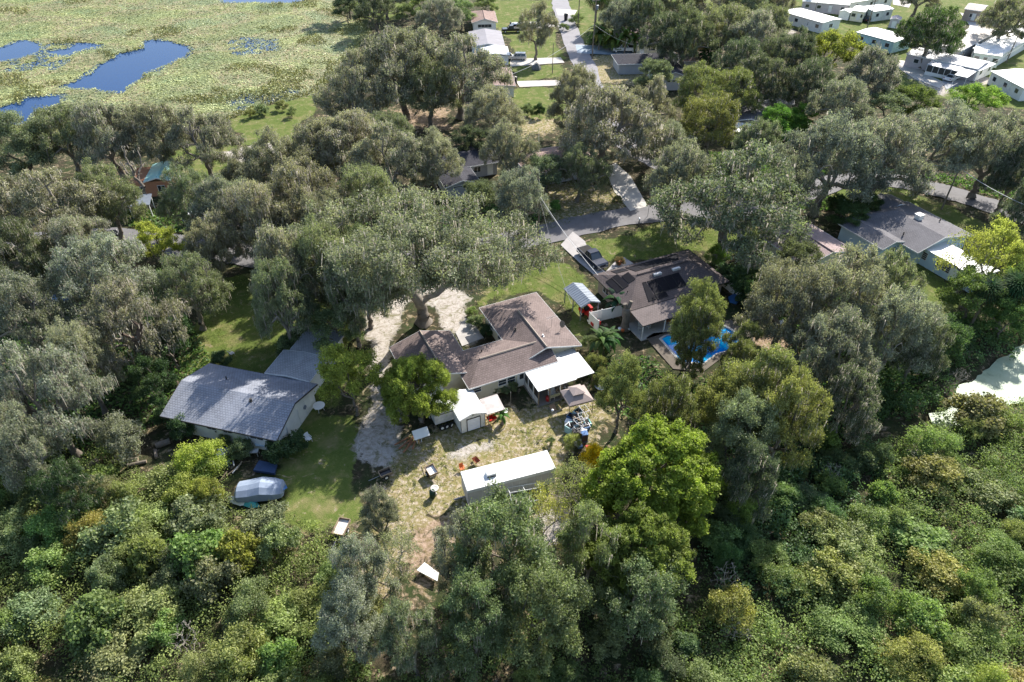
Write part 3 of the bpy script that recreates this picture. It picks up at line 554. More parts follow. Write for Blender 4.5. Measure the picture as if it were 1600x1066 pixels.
solar([(0.5,-5.3),(2.2,-5.3),(2.2,-2.5),(0.5,-2.5)], fl, 2); solar([(2.35,-5.0),(3.35,-5.0),(3.35,-3.3),(2.35,-3.3)], fl, 1)
solar([(4.6,-7.9),(9.6,-7.9),(9.6,-5.9),(4.6,-5.9)], ff, 4); solar([(3.2,-8.6),(4.4,-8.6),(4.4,-5.9),(3.9,-5.9)], ff, 1); solar([(4.5,-8.7),(6.2,-8.7),(6.2,-8.0),(4.5,-8.0)], ff, 1)
for x, y in ((6.6,-5.3),(9.6,-5.3)):
    o = MB().box(x-0.6,y-0.2,ff(x,y)-0.1,x+0.6,y+0.2,ff(x,y)+0.2).obj('skylight', DIRTY_WHITE, Cc); MB().box(x-0.52,y-0.15,ff(x,y)+0.2,x+0.52,y+0.15,ff(x,y)+0.22).obj('pane', M('opal_pane', (0.5,0.5,0.5), 0.3), o)
for x, y in ((1.5,-6.2),(11.2,-5.6),(3.0,-6.6)): pipe(Cc, x, y, 3.2, 0.06, 0.3)

# house G: charcoal roofs and the white roofed annex, right edge
Gh = empty('house', (53.38, 84.19, 0), az25); tag(Gh, 'pale blue house with charcoal shingle roofs and a small white chimney box', 'house')
roof(Gh, -0.2, 4.9, 0.2, 8.8, 2.6, 3.3, R_CHAR, 'y', ridge=2.2, fascia=TRIM); walls(Gh, 0.3, 4.5, 0.7, 8.2, 2.42, PALEBLUE, 'y', 3.05, ridge=2.2)
roof(Gh, 3.6, 15.2, -2.6, 9.2, 2.62, 4.0, R_CHAR, 'y', h1=3.0, ridge=8.4, fascia=TRIM); walls(Gh, 4.8, 14.7, -2.1, 8.7, 2.42, PALEBLUE, 'y', 3.7, ridge=8.4, ge=5.0)
roof(Gh, 9.0, 14.8, 8.0, 12.0, 2.57, 3.4, R_CHAR, 'y', fascia=TRIM); walls(Gh, 9.4, 14.4, 8.4, 11.6, 2.4, PALEBLUE, 'y', 3.1)
window(Gh,'y-',2.7,1.2,1.0,2.0,0.7)
ch = MB().box(9.3,2.7,3.5,10.2,3.5,4.5).obj('chimney', WHITE, Gh); MB().box(9.2,2.6,4.5,10.3,3.6,4.58).obj('chimney_cap', TRIM, ch)
for x, y in ((12.2,4.6),(13.4,2.0),(5.0,1.4)): pipe(Gh, x, y, 3.3, 0.08, 0.3)
An = empty('garden_room', (Gh.matrix_basis @ Vector((5.6,-8.2,0)))[:], az25); tag(An, 'long white flat roofed garden room beside the charcoal roofed house', 'annex')
MB().slab([(-0.2,-2.4,2.62),(4.3,-2.4,2.62),(4.3,9.1,2.7),(-0.2,9.1,2.7)], 0.12).obj('roof', WHITE_METAL, An)
MB().box(0.0,-2.2,0,4.0,8.9,2.5).obj('wall', PALEBLUE, An)
for c, w in ((6.8,3.0),(2.6,2.2),(-0.6,1.6)): window(An, 'x-', c, w, 1.0, 2.1, 0.0, bars=3, hb=3, pane=M('jalousie', (0.06,0.055,0.05), 0.4))
door(An,'x-',0.9,0.9,2.0,0.0,WHITE)
# pinkish roof peeping out of the oaks
o = G(1304.6, 372.6, 2.6); Pk = empty('house', (o.x, o.y, 0), az25); tag(Pk, 'house with a pinkish weathered roof mostly hidden by oaks', 'house')
roof(Pk, -9.5, 0, -4.0, 5.0, 2.6, 3.7, R_PINK, 'y', fascia=TRIM, ridge_mat=R_PINK); walls(Pk, -9.0, -0.5, -3.5, 4.5, 2.42, CREAM, 'y', 3.4); window(Pk,'x+',1,1.2,1,2,-0.5)
# dark house behind the big oak (735,260)
Dk = empty('house', (-8.1, 111.44, 0), math.radians(20)); tag(Dk, 'dark slate roofed house in deep shade with two stepped eaves', 'house')
roof(Dk, -0.1, 6.6, 0.2, 8.8, 2.6, 3.5, R_DARK, 'x', fascia=TRIM); walls(Dk, 0.4, 6.1, 0.9, 8.3, 2.42, GREYW, 'x', 3.2)
roof(Dk, -5.4, 0.9, -6.0, 5.2, 2.45, 3.3, R_DARK, 'y', fascia=TRIM); walls(Dk, -5.0, 0.4, -5.4, 4.8, 2.3, GREYW, 'y', 3.0)
window(Dk,'y-',2.4,1.2,1.0,2.0,0.9); window(Dk,'y-',-2.0,3.6,1.9,2.1,-5.4,bars=2); door(Dk,'y-',4.8,0.9,2.0,0.9,WHITE); MB().box(1.4,0.75,0,1.55,0.85,2.4).obj('post', TRIM, Dk)
# mauve roofed house behind the mossy oak
o = G(838, 245, 2.6); Mv = empty('house', (o.x, o.y, 0), math.radians(20)); tag(Mv, 'house with a rose brown roof behind the trunk of the mossy oak', 'house')
roof(Mv, -4, 9.5, -6.5, 3, 2.6, 3.9, R_ROSE, 'x', h0=3, h1=3, fascia=TRIM); walls(Mv, -3.5, 9.0, -6.0, 2.5, 2.42, GREYW); window(Mv,'y-',2,1.6,0.9,2,-6.0); window(Mv,'y-',6,1.6,0.9,2,-6.0); MB().box(-2.6,-6.6,0,-0.4,-6.03,1.9).obj('garage_door', M('green_door', (0.10,0.26,0.22)), Mv)
# far houses along the lane
H = empty('house', (-10.84, 205.27, 0), math.radians(5)); tag(H, 'house with a tan brown roof and white front wall by the black truck', 'house')
roof(H, -0.4, 6.9, 0.6, 13.4, 2.6, 3.6, R_ROSE, 'y', h1=3, fascia=TRIM, ridge_mat=R_ROSE); walls(H, 0, 6.4, 1.1, 12.6, 2.42, WHITE, 'y', 3.2, ge=9); window(H,'y-',3.2,3.8,1.2,2.0,1.1,bars=3)
H2 = empty('house', (-2.15, 184.3, 0), math.radians(5)); tag(H2, 'house with a smooth grey roof between the giant oak and silver car', 'house')
roof(H2, -8.5, 0.3, -0.6, 13.5, 2.6, 3.3, M('grey_membrane', (0.27,0.26,0.28), 0.85, 0.12, 0.4, dirt=0.2), 'y', fascia=TRIM); walls(H2, -8.0, -0.2, -0.2, 13.0, 2.42, WHITE, 'y', 3.0)
roof(H2, -6, 0.9, -8.0, -0.7, 2.5, 3.0, WHITE_METAL, 'y', fascia=TRIM); walls(H2, -5.7, 0.6, -7.6, -0.25, 2.3, WHITE); window(H2,'x+',-5,1.6,1,2,0.6)
H3 = empty('house', (-0.18, 162.92, 0), math.radians(5)); tag(H3, 'low house with pinkish brown gravel roof right of the giant oak', 'house')
roof(H3, -9, 0.2, -9.5, 3.2, 2.6, 2.9, R_ROSE, 'y', fascia=TRIM); walls(H3, -8.6, -0.2, -9.0, 2.8, 2.42, WHITE)
H4 = empty('house', (33.02, 184.81, 0), math.radians(5)); tag(H4, 'house with a pinkish tan hip roof beside the slender palms', 'house')
roof(H4, -1.0, 12, 0.0, 19, 2.6, 4.4, R_PINK, 'y', h0=0.01, h1=5, fascia=TRIM); walls(H4, -0.5, 11.5, 0.8, 18.5, 2.42, CREAM); window(H4,'y-',3.5,1.6,0.9,2.0,0.8); door(H4,'y-',0.9,0.9,2.0,0.8)
H5 = empty('house', (33.12, 154.41, 0), math.radians(5)); tag(H5, 'house with a dark slate roof and pale gable with three small windows', 'house')
roof(H5, 0.0, 8.2, 3.2, 22, 2.6, 4.2, R_DARK, 'y', h1=4, fascia=TRIM); walls(H5, 0.4, 7.8, 3.5, 21, 2.42, M('pale_stucco', (0.62,0.61,0.62), 0.7, 0.05), 'y', 3.9, ge=16)
roof(H5, -6.5, 2.4, 15, 23, 2.55, 3.7, R_DARK, 'x', h0=3, fascia=TRIM); walls(H5, -6.0, 1.8, 15.5, 22, 2.4, GREYW)
for c in (2.9, 4.1, 5.3): window(H5,'y-',c,0.7,1.9,2.3,3.5,bars=0)
roof(H5, 9.5, 20, 16, 24, 2.5, 3.0, R_ROSE, 'x', fascia=TRIM); walls(H5, 9.9, 19.6, 16.4, 23.6, 2.3, DIRTY_WHITE)
H6 = empty('house', (50.12, 145.45, 0), math.radians(-15)); tag(H6, 'house with greyish roof and cream gable beside bright green shrubs', 'house')
roof(H6, -0.3, 9.4, -1.3, 6.0, 2.7, 3.9, R_LGREY, 'x', fascia=TRIM); walls(H6, 0.0, 9.0, -0.9, 5.5, 2.5, CREAM, 'x', 3.6); window(H6,'y-',3.7,0.7,0.6,1.9,-0.9)
roof(H6, -3.2, 4.3, -13.5, -1.4, 2.5, 3.3, R_CHAR, 'y', fascia=TRIM); walls(H6, -2.8, 3.9, -13.0, -1.0, 2.35, GREYW, 'y', 3.1)
MB().slab([(-2.8,-18.6,2.4),(2.6,-18.6,2.4),(2.6,-13.9,2.5),(-2.8,-13.9,2.5)], 0.12).obj('porch_roof', WHITE_METAL, H6)
for x in (-2.6, 2.4): MB().box(x-0.06,-18.5,0,x+0.06,-18.38,2.3).obj('post', TRIM, H6)
# orange house with turquoise roof near the lake
Tq = empty('house', (-60.82, 105.73, 0), math.radians(10)); tag(Tq, 'orange stucco house with a turquoise metal roof near the lake', 'house')
tr = roof(Tq, -0.8, 3.6, -0.4, 6.6, 2.9, 3.5, TURQ, 'y', fascia=TRIM); walls(Tq, -3.3, 3.2, 0.0, 6.2, 2.7, ORANGEW); rb = MB()
for i in range(9): rb.box(-0.75+i*0.5, -0.38, 2.93+0.0, -0.72+i*0.5, -0.36, 2.96)
rb.obj('roof_rib', TURQ, tr); window(Tq,'y-',-1.8,0.9,0.9,1.9,0.0); window(Tq,'y-',1.6,1.1,0.9,1.9,0.0)
Sg = empty('open_shed', (-60.82, 105.73, 0), math.radians(10)); tag(Sg, 'open shed with a flat lilac grey metal roof below the orange house', 'shed')
MB().slab([(-4.9,-7.6,2.25),(1.6,-7.6,2.25),(1.2,-4.0,2.45),(-5.0,-4.2,2.45)], 0.1).obj('roof', GREY_METAL, Sg)
for x, y in ((-4.7,-7.4),(-1.6,-7.4),(1.4,-7.4),(-4.8,-4.4),(1.0,-4.3)): MB().box(x-0.06,y-0.06,0,x+0.06,y+0.06,2.25).obj('post', TRIM, Sg)

# mobile homes, top right
def home(label, p0, p1, dep, hz=2.9, wall=WHITE, rm=WHITE_METAL, pitch=0.35, wins=4, back=True, name='mobile_home'):
    a_ = G(*p0, hz); b_ = G(*p1, hz); L = (b_-a_).xy.length; az = math.atan2(b_.y-a_.y, b_.x-a_.x)
    e = empty(name, (a_.x, a_.y, 0), az); tag(e, label, 'mobile home', 'mobile homes at the top right')
    y1 = dep
    roof(e, 0, L, 0, y1, hz, hz+pitch, rm, 'x', th=0.12, fascia=TRIM); walls(e, 0.2, L-0.2, 0.25, y1-0.25, hz-0.12, wall, 'x', hz+pitch-0.2)
    for i in range(wins): window(e, 'y-', L*(i+0.5)/wins, 1.1, 1.2, 2.1, 0.25, bars=0)
    window(e, 'x+', dep/2, 1.3, 1.2, 2.1, L-0.2, bars=1); window(e, 'x-', dep/2, 1.3, 1.2, 2.1, 0.2, bars=1)
    door(e, 'y-', L*0.62, 0.8, 1.9, 0.25, TRIM, 0.4)
    MB().box(0.3, 0.35, -0.1, L-0.3, y1-0.35, 0.35).obj('skirting', DIRTY_WHITE, e)
    return e, L
e, L = home('long grey roofed mobile home with a screened lanai, right foreground of the park', (1416,84), (1528,108), 8.0, 2.9, LILAC, M('pale_roof', (0.50,0.49,0.50), 0.6, 0.06, 0.5, dirt=0.1), 0.5, 3)
pipe(e, 4.2, 2.6, 3.3, 0.15, 0.2)
MB().slab([(L*0.38,-3.0,2.35),(L*0.82,-3.0,2.35),(L*0.82,-0.05,2.7),(L*0.38,-0.05,2.7)], 0.1).obj('lanai_roof', M('lanai_roof', (0.55,0.56,0.60), 0.5, 0.1, 0.6, dirt=0.2), e)
MB().box(L*0.39,-2.9,0,L*0.81,-0.2,0.8).obj('lanai_wall', WHITE, e)
for i in range(6): u = L*(0.395+0.41*i/5); MB().box(u-0.05,-2.95,0.8,u+0.05,-2.85,2.3).obj('post', TRIM, e)
for i in range(5): u = L*(0.395+0.41*i/5); MB().box(u+0.07,-2.88,0.82,u+L*0.082-0.07,-2.86,2.25).obj('screen', SCREEN, e)
MB().slab([(L*0.83,-6.0,2.3),(L*1.0,-6.0,2.3),(L*1.0,-0.05,2.5),(L*0.83,-0.05,2.5)], 0.1).obj('carport_roof', WHITE_METAL, e)
for x in (L*0.84, L*0.99): MB().box(x-0.04,-5.9,0,x+0.04,-5.8,2.25).obj('post', TRIM, e)
home('small pale addition with white roof at the end of the lanai home', (1530,111), (1556,100), 5.0, 2.5, WHITE, WHITE_METAL, 0.2, 2)
home('white roofed mobile home at the right edge, nearest its corner', (1548,111), (1600,138), 12.0, 2.9, WHITE, WHITE_METAL, 0.4, 3)
home('pale green walled mobile home with a bright sloping roof at the right edge', (1522,82), (1566,88), 9.0, 2.9, M('pale_green_siding', (0.60,0.68,0.62)), WHITE_METAL, 0.3, 3)
home('white roofed mobile home behind the pale green one at the right edge', (1567,85), (1640,42), 7.0, 2.9, WHITE, WHITE_METAL, 0.3, 3)
home('slate grey mobile home with three white framed windows', (1502,80), (1560,49), 6.5, 3.0, GREYW, M('tan_roof', (0.45,0.41,0.38), 0.7, 0.1, 0.5, dirt=0.2), 0.6, 4)
home('tan brown mobile home with a large white window at the top edge', (1507,14), (1536,18), 9.0, 3.2, BROWNW, M('tan_roof_dark', (0.35,0.30,0.27)), 0.6, 1)
home('white roofed mobile home with aqua awning behind the yellow green tree', (1338,50), (1398,66), 8.5, 2.9, M('aqua_siding', (0.48,0.68,0.66)), WHITE_METAL, 0.3, 3)
home('long white roofed mobile home with carport at the top behind the oaks', (1222,18), (1286,36), 8.0, 2.9, WHITE, WHITE_METAL, 0.3, 4)
home('lilac walled mobile home cut by the top edge of the picture', (1254,2), (1328,8), 6.0, 2.9, LILAC, WHITE_METAL, 0.4, 4)
home('pale yellow mobile home with a round window decoration', (1330,16), (1352,19), 7.0, 2.9, LYELL, WHITE_METAL, 0.3, 2)
home('white mobile home between the yellow one and its shed', (1366,18), (1398,14), 6.0, 2.9, M('offwhite_siding', (0.70,0.72,0.66)), WHITE_METAL, 0.3, 2)
home('mobile home with silvery roof at the top edge behind the yellow one', (1330,4), (1398,-6), 5.0, 2.9, WHITE, GREY_METAL, 0.3, 3)
def shed_small(label, p0, p1, dep, hz, wall, rm, name='garden_shed', dr=WHITE):
    a_ = G(*p0, hz); b_ = G(*p1, hz); L = (b_-a_).xy.length; e = empty(name, (a_.x, a_.y, 0), math.atan2(b_.y-a_.y, b_.x-a_.x)); tag(e, label, 'shed')
    roof(e, 0, L, 0, dep, hz, hz+0.45, rm, 'y', th=0.06, fascia=TRIM); walls(e, 0.08, L-0.08, 0.1, dep-0.1, hz-0.05, wall, 'y', hz+0.38); door(e, 'y-', L/2, min(1.0, L*0.5), min(1.8, hz-0.3), 0.1, dr, 0.05); return e, L
shed_small('tiny white shed beside the pale yellow mobile home', (1312,17), (1328,20), 3.5, 2.2, WHITE, WHITE_METAL)
shed_small('pinkish shed in the shade beside the round dark tree', (1391,30), (1407,32), 4, 2.3, LILAC, M('pinkish_roof', (0.50,0.42,0.42)))
# ------------------------------------------------------------------ yard structures
def frame2(p0, p1, z=0.0):
    a_ = G(*p0, z); b_ = G(*p1, z); return (a_.x, a_.y, 0), math.atan2(b_.y-a_.y, b_.x-a_.x), (b_-a_).xy.length
def Bl(x, y, z=0): return (B.matrix_basis @ Vector((x, y, z)))[:]
# white garden shed with roll door
sh = empty('garden_shed', Bl(-17.45,-5.0), az25); tag(sh, 'white garden shed with low gable roof and closed roller door behind the cream house', 'shed')
roof(sh, -0.12, 2.95, -0.12, 3.9, 2.1, 2.6, WHITE_METAL, 'y', th=0.05, fascia=TRIM); walls(sh, 0, 2.83, 0, 3.8, 2.05, M('ivory_siding', (0.74,0.73,0.68), 0.6, 0.06, 1, dirt=0.15), 'y', 2.5)
d_ = MB().box(0.75,-0.05,0.05,2.2,0.0,1.75)
d_.obj('roller_door', M('door_white', (0.74,0.76,0.80), 0.5, 0.05), sh)
s_ = MB(); s_.box(0.67,-0.08,0.03,0.75,0,1.83); s_.box(2.2,-0.08,0.03,2.28,0,1.83); s_.box(0.67,-0.08,1.75,2.28,0,1.83); s_.obj('door_frame', DTRIM, sh)
for k in range(6): MB().box(0.77,-0.065,0.1+k*0.28,2.18,-0.05,0.12+k*0.28).obj('door_rib', WHITE, sh)
for x in (0, 2.79): MB().box(x,-0.03,0,x+0.05,0.0,2.05).obj('corner_trim', DTRIM, sh)
MB().lathe([(0.07,0),(0.07,0.05)], (1.42,-0.03,2.2), 8).obj('shed_lamp', DTRIM, sh)
ln = empty('lean_to', Bl(-14.4,-5.3), az25); tag(ln, 'flat rusty streaked lean-to roof on posts beside the white shed', 'lean-to')
MB().slab([(-0.1,0,1.9),(2.0,0,1.86),(2.1,2.3,2.1),(0,2.3,2.12)], 0.05).obj('roof', M('rusty_white_sheet', (0.50,0.45,0.43), 0.7, 0.3, 0.7, dirt=0.7), ln)
for x, y in ((0.1,0.1),(1.9,0.1),(0.1,2.2),(1.9,2.2)): MB().rod((x,y,0),(x,y,1.9),0.04).obj('post', STEEL, ln)
# old travel trailer with curved end (690,665)
o = G(682, 672, 0); tt = empty('box_trailer', (o.x-0.1, o.y+0.2, 0), az25); tag(tt, 'weathered white rounded box trailer on twin wheels left of the shed', 'trailer')
prof = [(0.0,0.55),(0.0,1.9),(0.25,2.25),(2.0,2.25),(2.35,1.95),(2.35,0.55)]
MB().prism(prof, 0, 4.6).obj('body', DIRTY_WHITE, tt); MB().box(0.15,-0.03,1.8,2.2,0.0,1.9).obj('drip_rail', DTRIM, tt); MB().slab([(0.3,0.1,2.27),(1.95,0.1,2.27),(1.95,4.5,2.27),(0.3,4.5,2.27)],0.03).obj('roof', M('algae_stained_white', (0.42,0.47,0.46), 0.7, 0.3, 0.8, dirt=0.6), tt)
whl = MB().rod((0,0,0),(0.18,0,0),0.33,n=14).mesh('tyre', RUBBER); rimm = MB().rod((-0.01,0,0),(0.19,0,0),0.17,n=10).mesh('rim', WHITE)
def wheel(parent, x, y, z=0.33, s=1.0, rotz=0):
    w = link('wheel', whl, parent); w.location = (x, y, z*s); w.scale = (s, s, s); w.rotation_euler = (0,0,rotz); link('rim', rimm, w); return w
for y in (1.6, 2.4):
    for x in (-0.1, 2.25): wheel(tt, x, y)
for i in range(3): 
    sw = empty('spare_wheel', (tt.matrix_basis @ Vector((0.6+0.55*i,-0.55,0.3)))[:], az25+0.3*i); tag(sw, ['left one of three old wheels leaning below the box trailer', 'middle one of three old wheels leaning below the box trailer', 'right one of three old wheels leaning below the box trailer'][i], 'wheel'); t_ = link('tyre', whl, sw); t_.rotation_euler = (0.2,0,math.pi/2); link('rim', rimm, sw).rotation_euler = (0.2,0,math.pi/2)
# white panel (bench board) at left
o = G(649, 695, 0); pn = empty('white_board', (o.x, o.y, 0), az25); tag(pn, 'white board standing on two legs left of the box trailer', 'board')
MB().slab([(0,0,0.7),(1.7,0,0.7),(1.7,0.85,1.25),(0,0.85,1.25)],0.05).obj('panel', WHITE, pn)
for x in (0.25, 0.75): MB().rod((x,0.1,0),(x,0.15,0.75),0.03).obj('leg', WHITE, pn)
MB().rod((1.6,0.6,0),(1.6,0.6,1.1),0.03).obj('leg', WHITE, pn)
for i in range(5):
    o = G(628+i*5, 690+i%3*5, 0); pl = empty('timber_plank', (o.x,o.y,0.06+0.05*i), az25+0.25+0.2*i); tag(pl, 'one of the reddish planks heaped left of the white board', 'plank', 'reddish planks in a heap left of the white board'); MB().box(-0.9,-0.08,0,0.9,0.08,0.05).obj('board', WOOD_RED, pl)
# construction trailer
o, az, L = frame2((719,737), (855,703), 2.9); tr_ = empty('office_trailer', o, az); tag(tr_, 'long white office trailer with air conditioner on its roof', 'trailer')
o2 = G(743,762,2.6); Lw = 2.5
MB().tbox(0,-Lw,2.55,L,0,2.9,0.03,0.03).obj('roof', WHITE_METAL, tr_); MB().box(0.05,-Lw+0.04,0.75,L-0.05,-0.04,2.55).obj('wall', M('beige_siding', (0.52,0.50,0.49), 0.6, 0.05), tr_)
MB().box(0.1,-Lw+0.1,0.5,L-0.1,-0.1,0.75).obj('chassis', DTRIM, tr_)
for k in range(1, 12): MB().box(L*k/12-0.012,-Lw+0.02,0.78,L*k/12+0.012,-Lw+0.04,2.5).obj('siding_seam', TRIM, tr_)
ac = MB().tbox(2.2,-1.65,2.9,3.2,-0.95,3.28,0.08,0.08).obj('air_conditioner', WHITE, tr_); MB().box(2.25,-1.66,2.95,3.1,-1.63,3.1).obj('grille', DTRIM, ac)
for x in (3.8, 4.7):
    for y in (-Lw+0.05, -0.25): wheel(tr_, x, y, rotz=math.pi/2)
for k in range(1, 9): MB().box(L*k/9-0.015,-Lw+0.03,2.9,L*k/9+0.015,-0.03,2.915).obj('roof_seam', DIRTY_WHITE, tr_)
MB().box(-1.1,-Lw/2-0.05,0.55,0.1,-Lw/2+0.05,0.65).obj('tow_bar', STEEL, tr_)
# metal frame (swing/canopy frame) in front of the trailer
o = G(800, 808, 0); mf = empty('canopy_frame', (o.x,o.y,0), math.radians(12)); tag(mf, 'bare white tube canopy frame under the sparse tree', 'canopy frame')
Wf, Df, Hf = 2.9, 2.0, 1.9; fr = MB()
for x in (0, Wf/2, Wf):
    for y in (0, Df): MB().rod((x,y,0),(x,y,Hf),0.035).obj('leg', WHITE, mf)
for y in (0, Df): fr.rod((0,y,Hf),(Wf,y,Hf),0.035)
for x in (0, Wf/2, Wf): fr.rod((x,0,Hf),(x,Df/2,Hf+0.5),0.03).rod((x,Df/2,Hf+0.5),(x,Df,Hf),0.03)
fr.rod((0,Df/2,Hf+0.5),(Wf,Df/2,Hf+0.5),0.03); fr.obj('top_frame', WHITE, mf)
# gazebo canopy
o, az, L = frame2((888,632), (927,622), 2.1); gz = empty('gazebo', o, az); tag(gz, 'small tan fabric gazebo with a raised vent behind the patio', 'gazebo')
tan = M('tan_fabric', (0.33,0.27,0.25), 0.9, 0.08, 2); w_ = 2.9; mb = MB(); c0 = (w_/2, w_/2-0.3, 3.0)
for p, q in (((0,-0.3,2.1),(w_,-0.3,2.1)),((w_,-0.3,2.1),(w_,w_-0.6,2.1)),((w_,w_-0.6,2.1),(0,w_-0.6,2.1)),((0,w_-0.6,2.1),(0,-0.3,2.1))):
    i0 = Vector(p).lerp(Vector(c0),0.62); i1 = Vector(q).lerp(Vector(c0),0.62); mb.face([p,q,i1,i0]); mb.face([p,q,(q[0],q[1],1.9),(p[0],p[1],1.9)])
mb.obj('canopy', tan, gz); mb = MB()
for sx, sy in ((-1,-1),(1,-1),(1,1),(-1,1)): mb.face([(c0[0]+sx*0.72,c0[1]+sy*0.72,2.75),(c0[0]+(sx if sx!=sy else -sx)*0.72,c0[1]+(sy if sx==sy else -sy)*0.72,2.75),(c0[0],c0[1],3.15)])
MB().add([(c0[0]-.75,c0[1]-.75,2.78),(c0[0]+.75,c0[1]-.75,2.78),(c0[0]+.75,c0[1]+.75,2.78),(c0[0]-.75,c0[1]+.75,2.78),(c0[0],c0[1],3.15)], [(0,1,4),(1,2,4),(2,3,4),(3,0,4)]).obj('vent_cap', tan, gz)
for x in (0.05,w_-0.05):
    for y in (-0.25,w_-0.65): MB().rod((x,y,0),(x,y,2.1),0.04).obj('post', DTRIM, gz)
# carport with red tractor
cp = empty('carport', (Cc.matrix_basis @ Vector((-4.9,-5.2,0)))[:], az25); tag(cp, 'ribbed grey metal carport over a red tractor', 'carport')
crf = roof(cp, 0, 2.8, -0.3, 4.4, 2.3, 2.85, GREY_METAL, 'y', th=0.05, fascia=GREY_METAL)
for k in range(12):
    y = -0.2+k*0.41; r_ = MB(); r_.rod((0.02,y,2.33),(1.4,y,2.88),0.03,n=4); r_.rod((1.4,y,2.88),(2.78,y,2.33),0.03,n=4); r_.obj('roof_rib', M('rib_light', (0.34,0.37,0.41), 0.4) if k == 0 else bpy.data.materials['rib_light'], crf)
for x in (0.12,2.68):
    for y in (-0.1,2.0,4.2): MB().box(x-0.05,y-0.05,0,x+0.05,y+0.05,2.3).obj('post', GREY_METAL, cp)
tc_ = empty('tractor', (cp.matrix_basis @ Vector((1.35,-0.3,0)))[:], az25); tag(tc_, 'red compact tractor parked nose out under the metal carport', 'tractor')
MB().box(-0.3,-0.9,0.55,0.3,0.4,1.1).obj('bonnet', P_RED, tc_); MB().box(-0.45,0.4,0.5,0.45,1.3,0.8).obj('footplate', P_RED, tc_); MB().box(-0.25,0.8,0.8,0.25,1.2,1.3).obj('seat', RUBBER, tc_)
for s in (-1,1): MB().box(s*0.45,0.6,0.8,s*0.85,1.5,1.2).obj('mudguard', P_RED, tc_); wheel(tc_, s*0.62-0.09, 1.0, s=1.5); wheel(tc_, s*0.5-0.09, -0.6)
MB().rod((0,0.4,1.0),(0,0.55,1.35),0.03).lathe([(0.2,0),(0.2,0.04)],(0,0.55,1.34),10).obj('steering_wheel', RUBBER, tc_); MB().box(-0.6,-1.9,0.25,0.6,-1.3,0.7).obj('front_bucket', P_RED, tc_)
for s in (-1,1): MB().rod((s*0.42,0.3,1.0),(s*0.45,-1.4,0.5),0.05).obj('loader_arm', P_RED, tc_)

# ------------------------------------------------------------------ fences
def fence(label, pts, h=1.75, m=WHITE, pw=1.8, name='vinyl_fence', board='picket', bw=0.3):
    e = empty(name, G(*pts[0])[:], 0); tag(e, label, 'fence'); O = G(*pts[0]); P = [G(*p)-O for p in pts]
    bm_ = {}
    for a_, b_ in zip(P[:-1], P[1:]):
        d = b_-a_; L = d.length; d.normalize(); az = math.atan2(d.y, d.x); n = max(1, round(L/pw))
        for i in range(n+1):
            q = a_+d*(L*i/n); key = 'post'; me = bm_.setdefault(key, MB().box(-0.06,-0.06,0,0.06,0.06,h+0.1).mesh('post', m)); o = link('post', me, e); o.location = q; o.rotation_euler.z = az
        nb = max(1, int(L/bw)); k = L/nb; me = bm_.setdefault(round(k,3), MB().box(0.006,-0.02,0.05,k-0.006,0.02,h).mesh(board, m))
        for i in range(nb): o = link(board, me, e); o.location = a_+d*(k*i); o.rotation_euler.z = az
        me = MB().box(0,-0.035,h-0.08,L,0.035,h).mesh('rail', m); o = link('rail', me, e); o.location = a_; o.rotation_euler.z = az
    return e
fence('white vinyl fence between the brown stump and the lawn, facing the patio', [(934,519),(920,506),(976,493)], 1.8, bw=0.45)
fence('white vinyl fence running along the right of the pool yard', [(1128,447),(1152,466),(1178,489)], 1.8, bw=0.45)
fence('thin brown wooden fence behind the blue car among the oaks', [(1080,80),(1112,82)], 1.7, WOOD_RED, name='wooden_fence')
# tall cut stump
o = G(976, 514); st = MB()
c_, s_ = 0, 0
st.lathe([(0.75,0),(0.55,0.35),(0.47,1.2),(0.44,2.6),(0.5,3.2),(0.36,3.3)], (0,0,0), 12)
stump = empty('tree_stump', (o.x,o.y,0)); tag(stump, 'tall cut tree stump with two stub branches at the white fence end', 'stump'); st.obj('trunk', BARK, stump, True)
MB().rod((0,0,2.9),(-0.35,0,4.0),0.3,0.26,8).rod((0,0,2.9),(0.4,0.1,4.3),0.3,0.24,8).obj('stub_branch', BARK, stump)

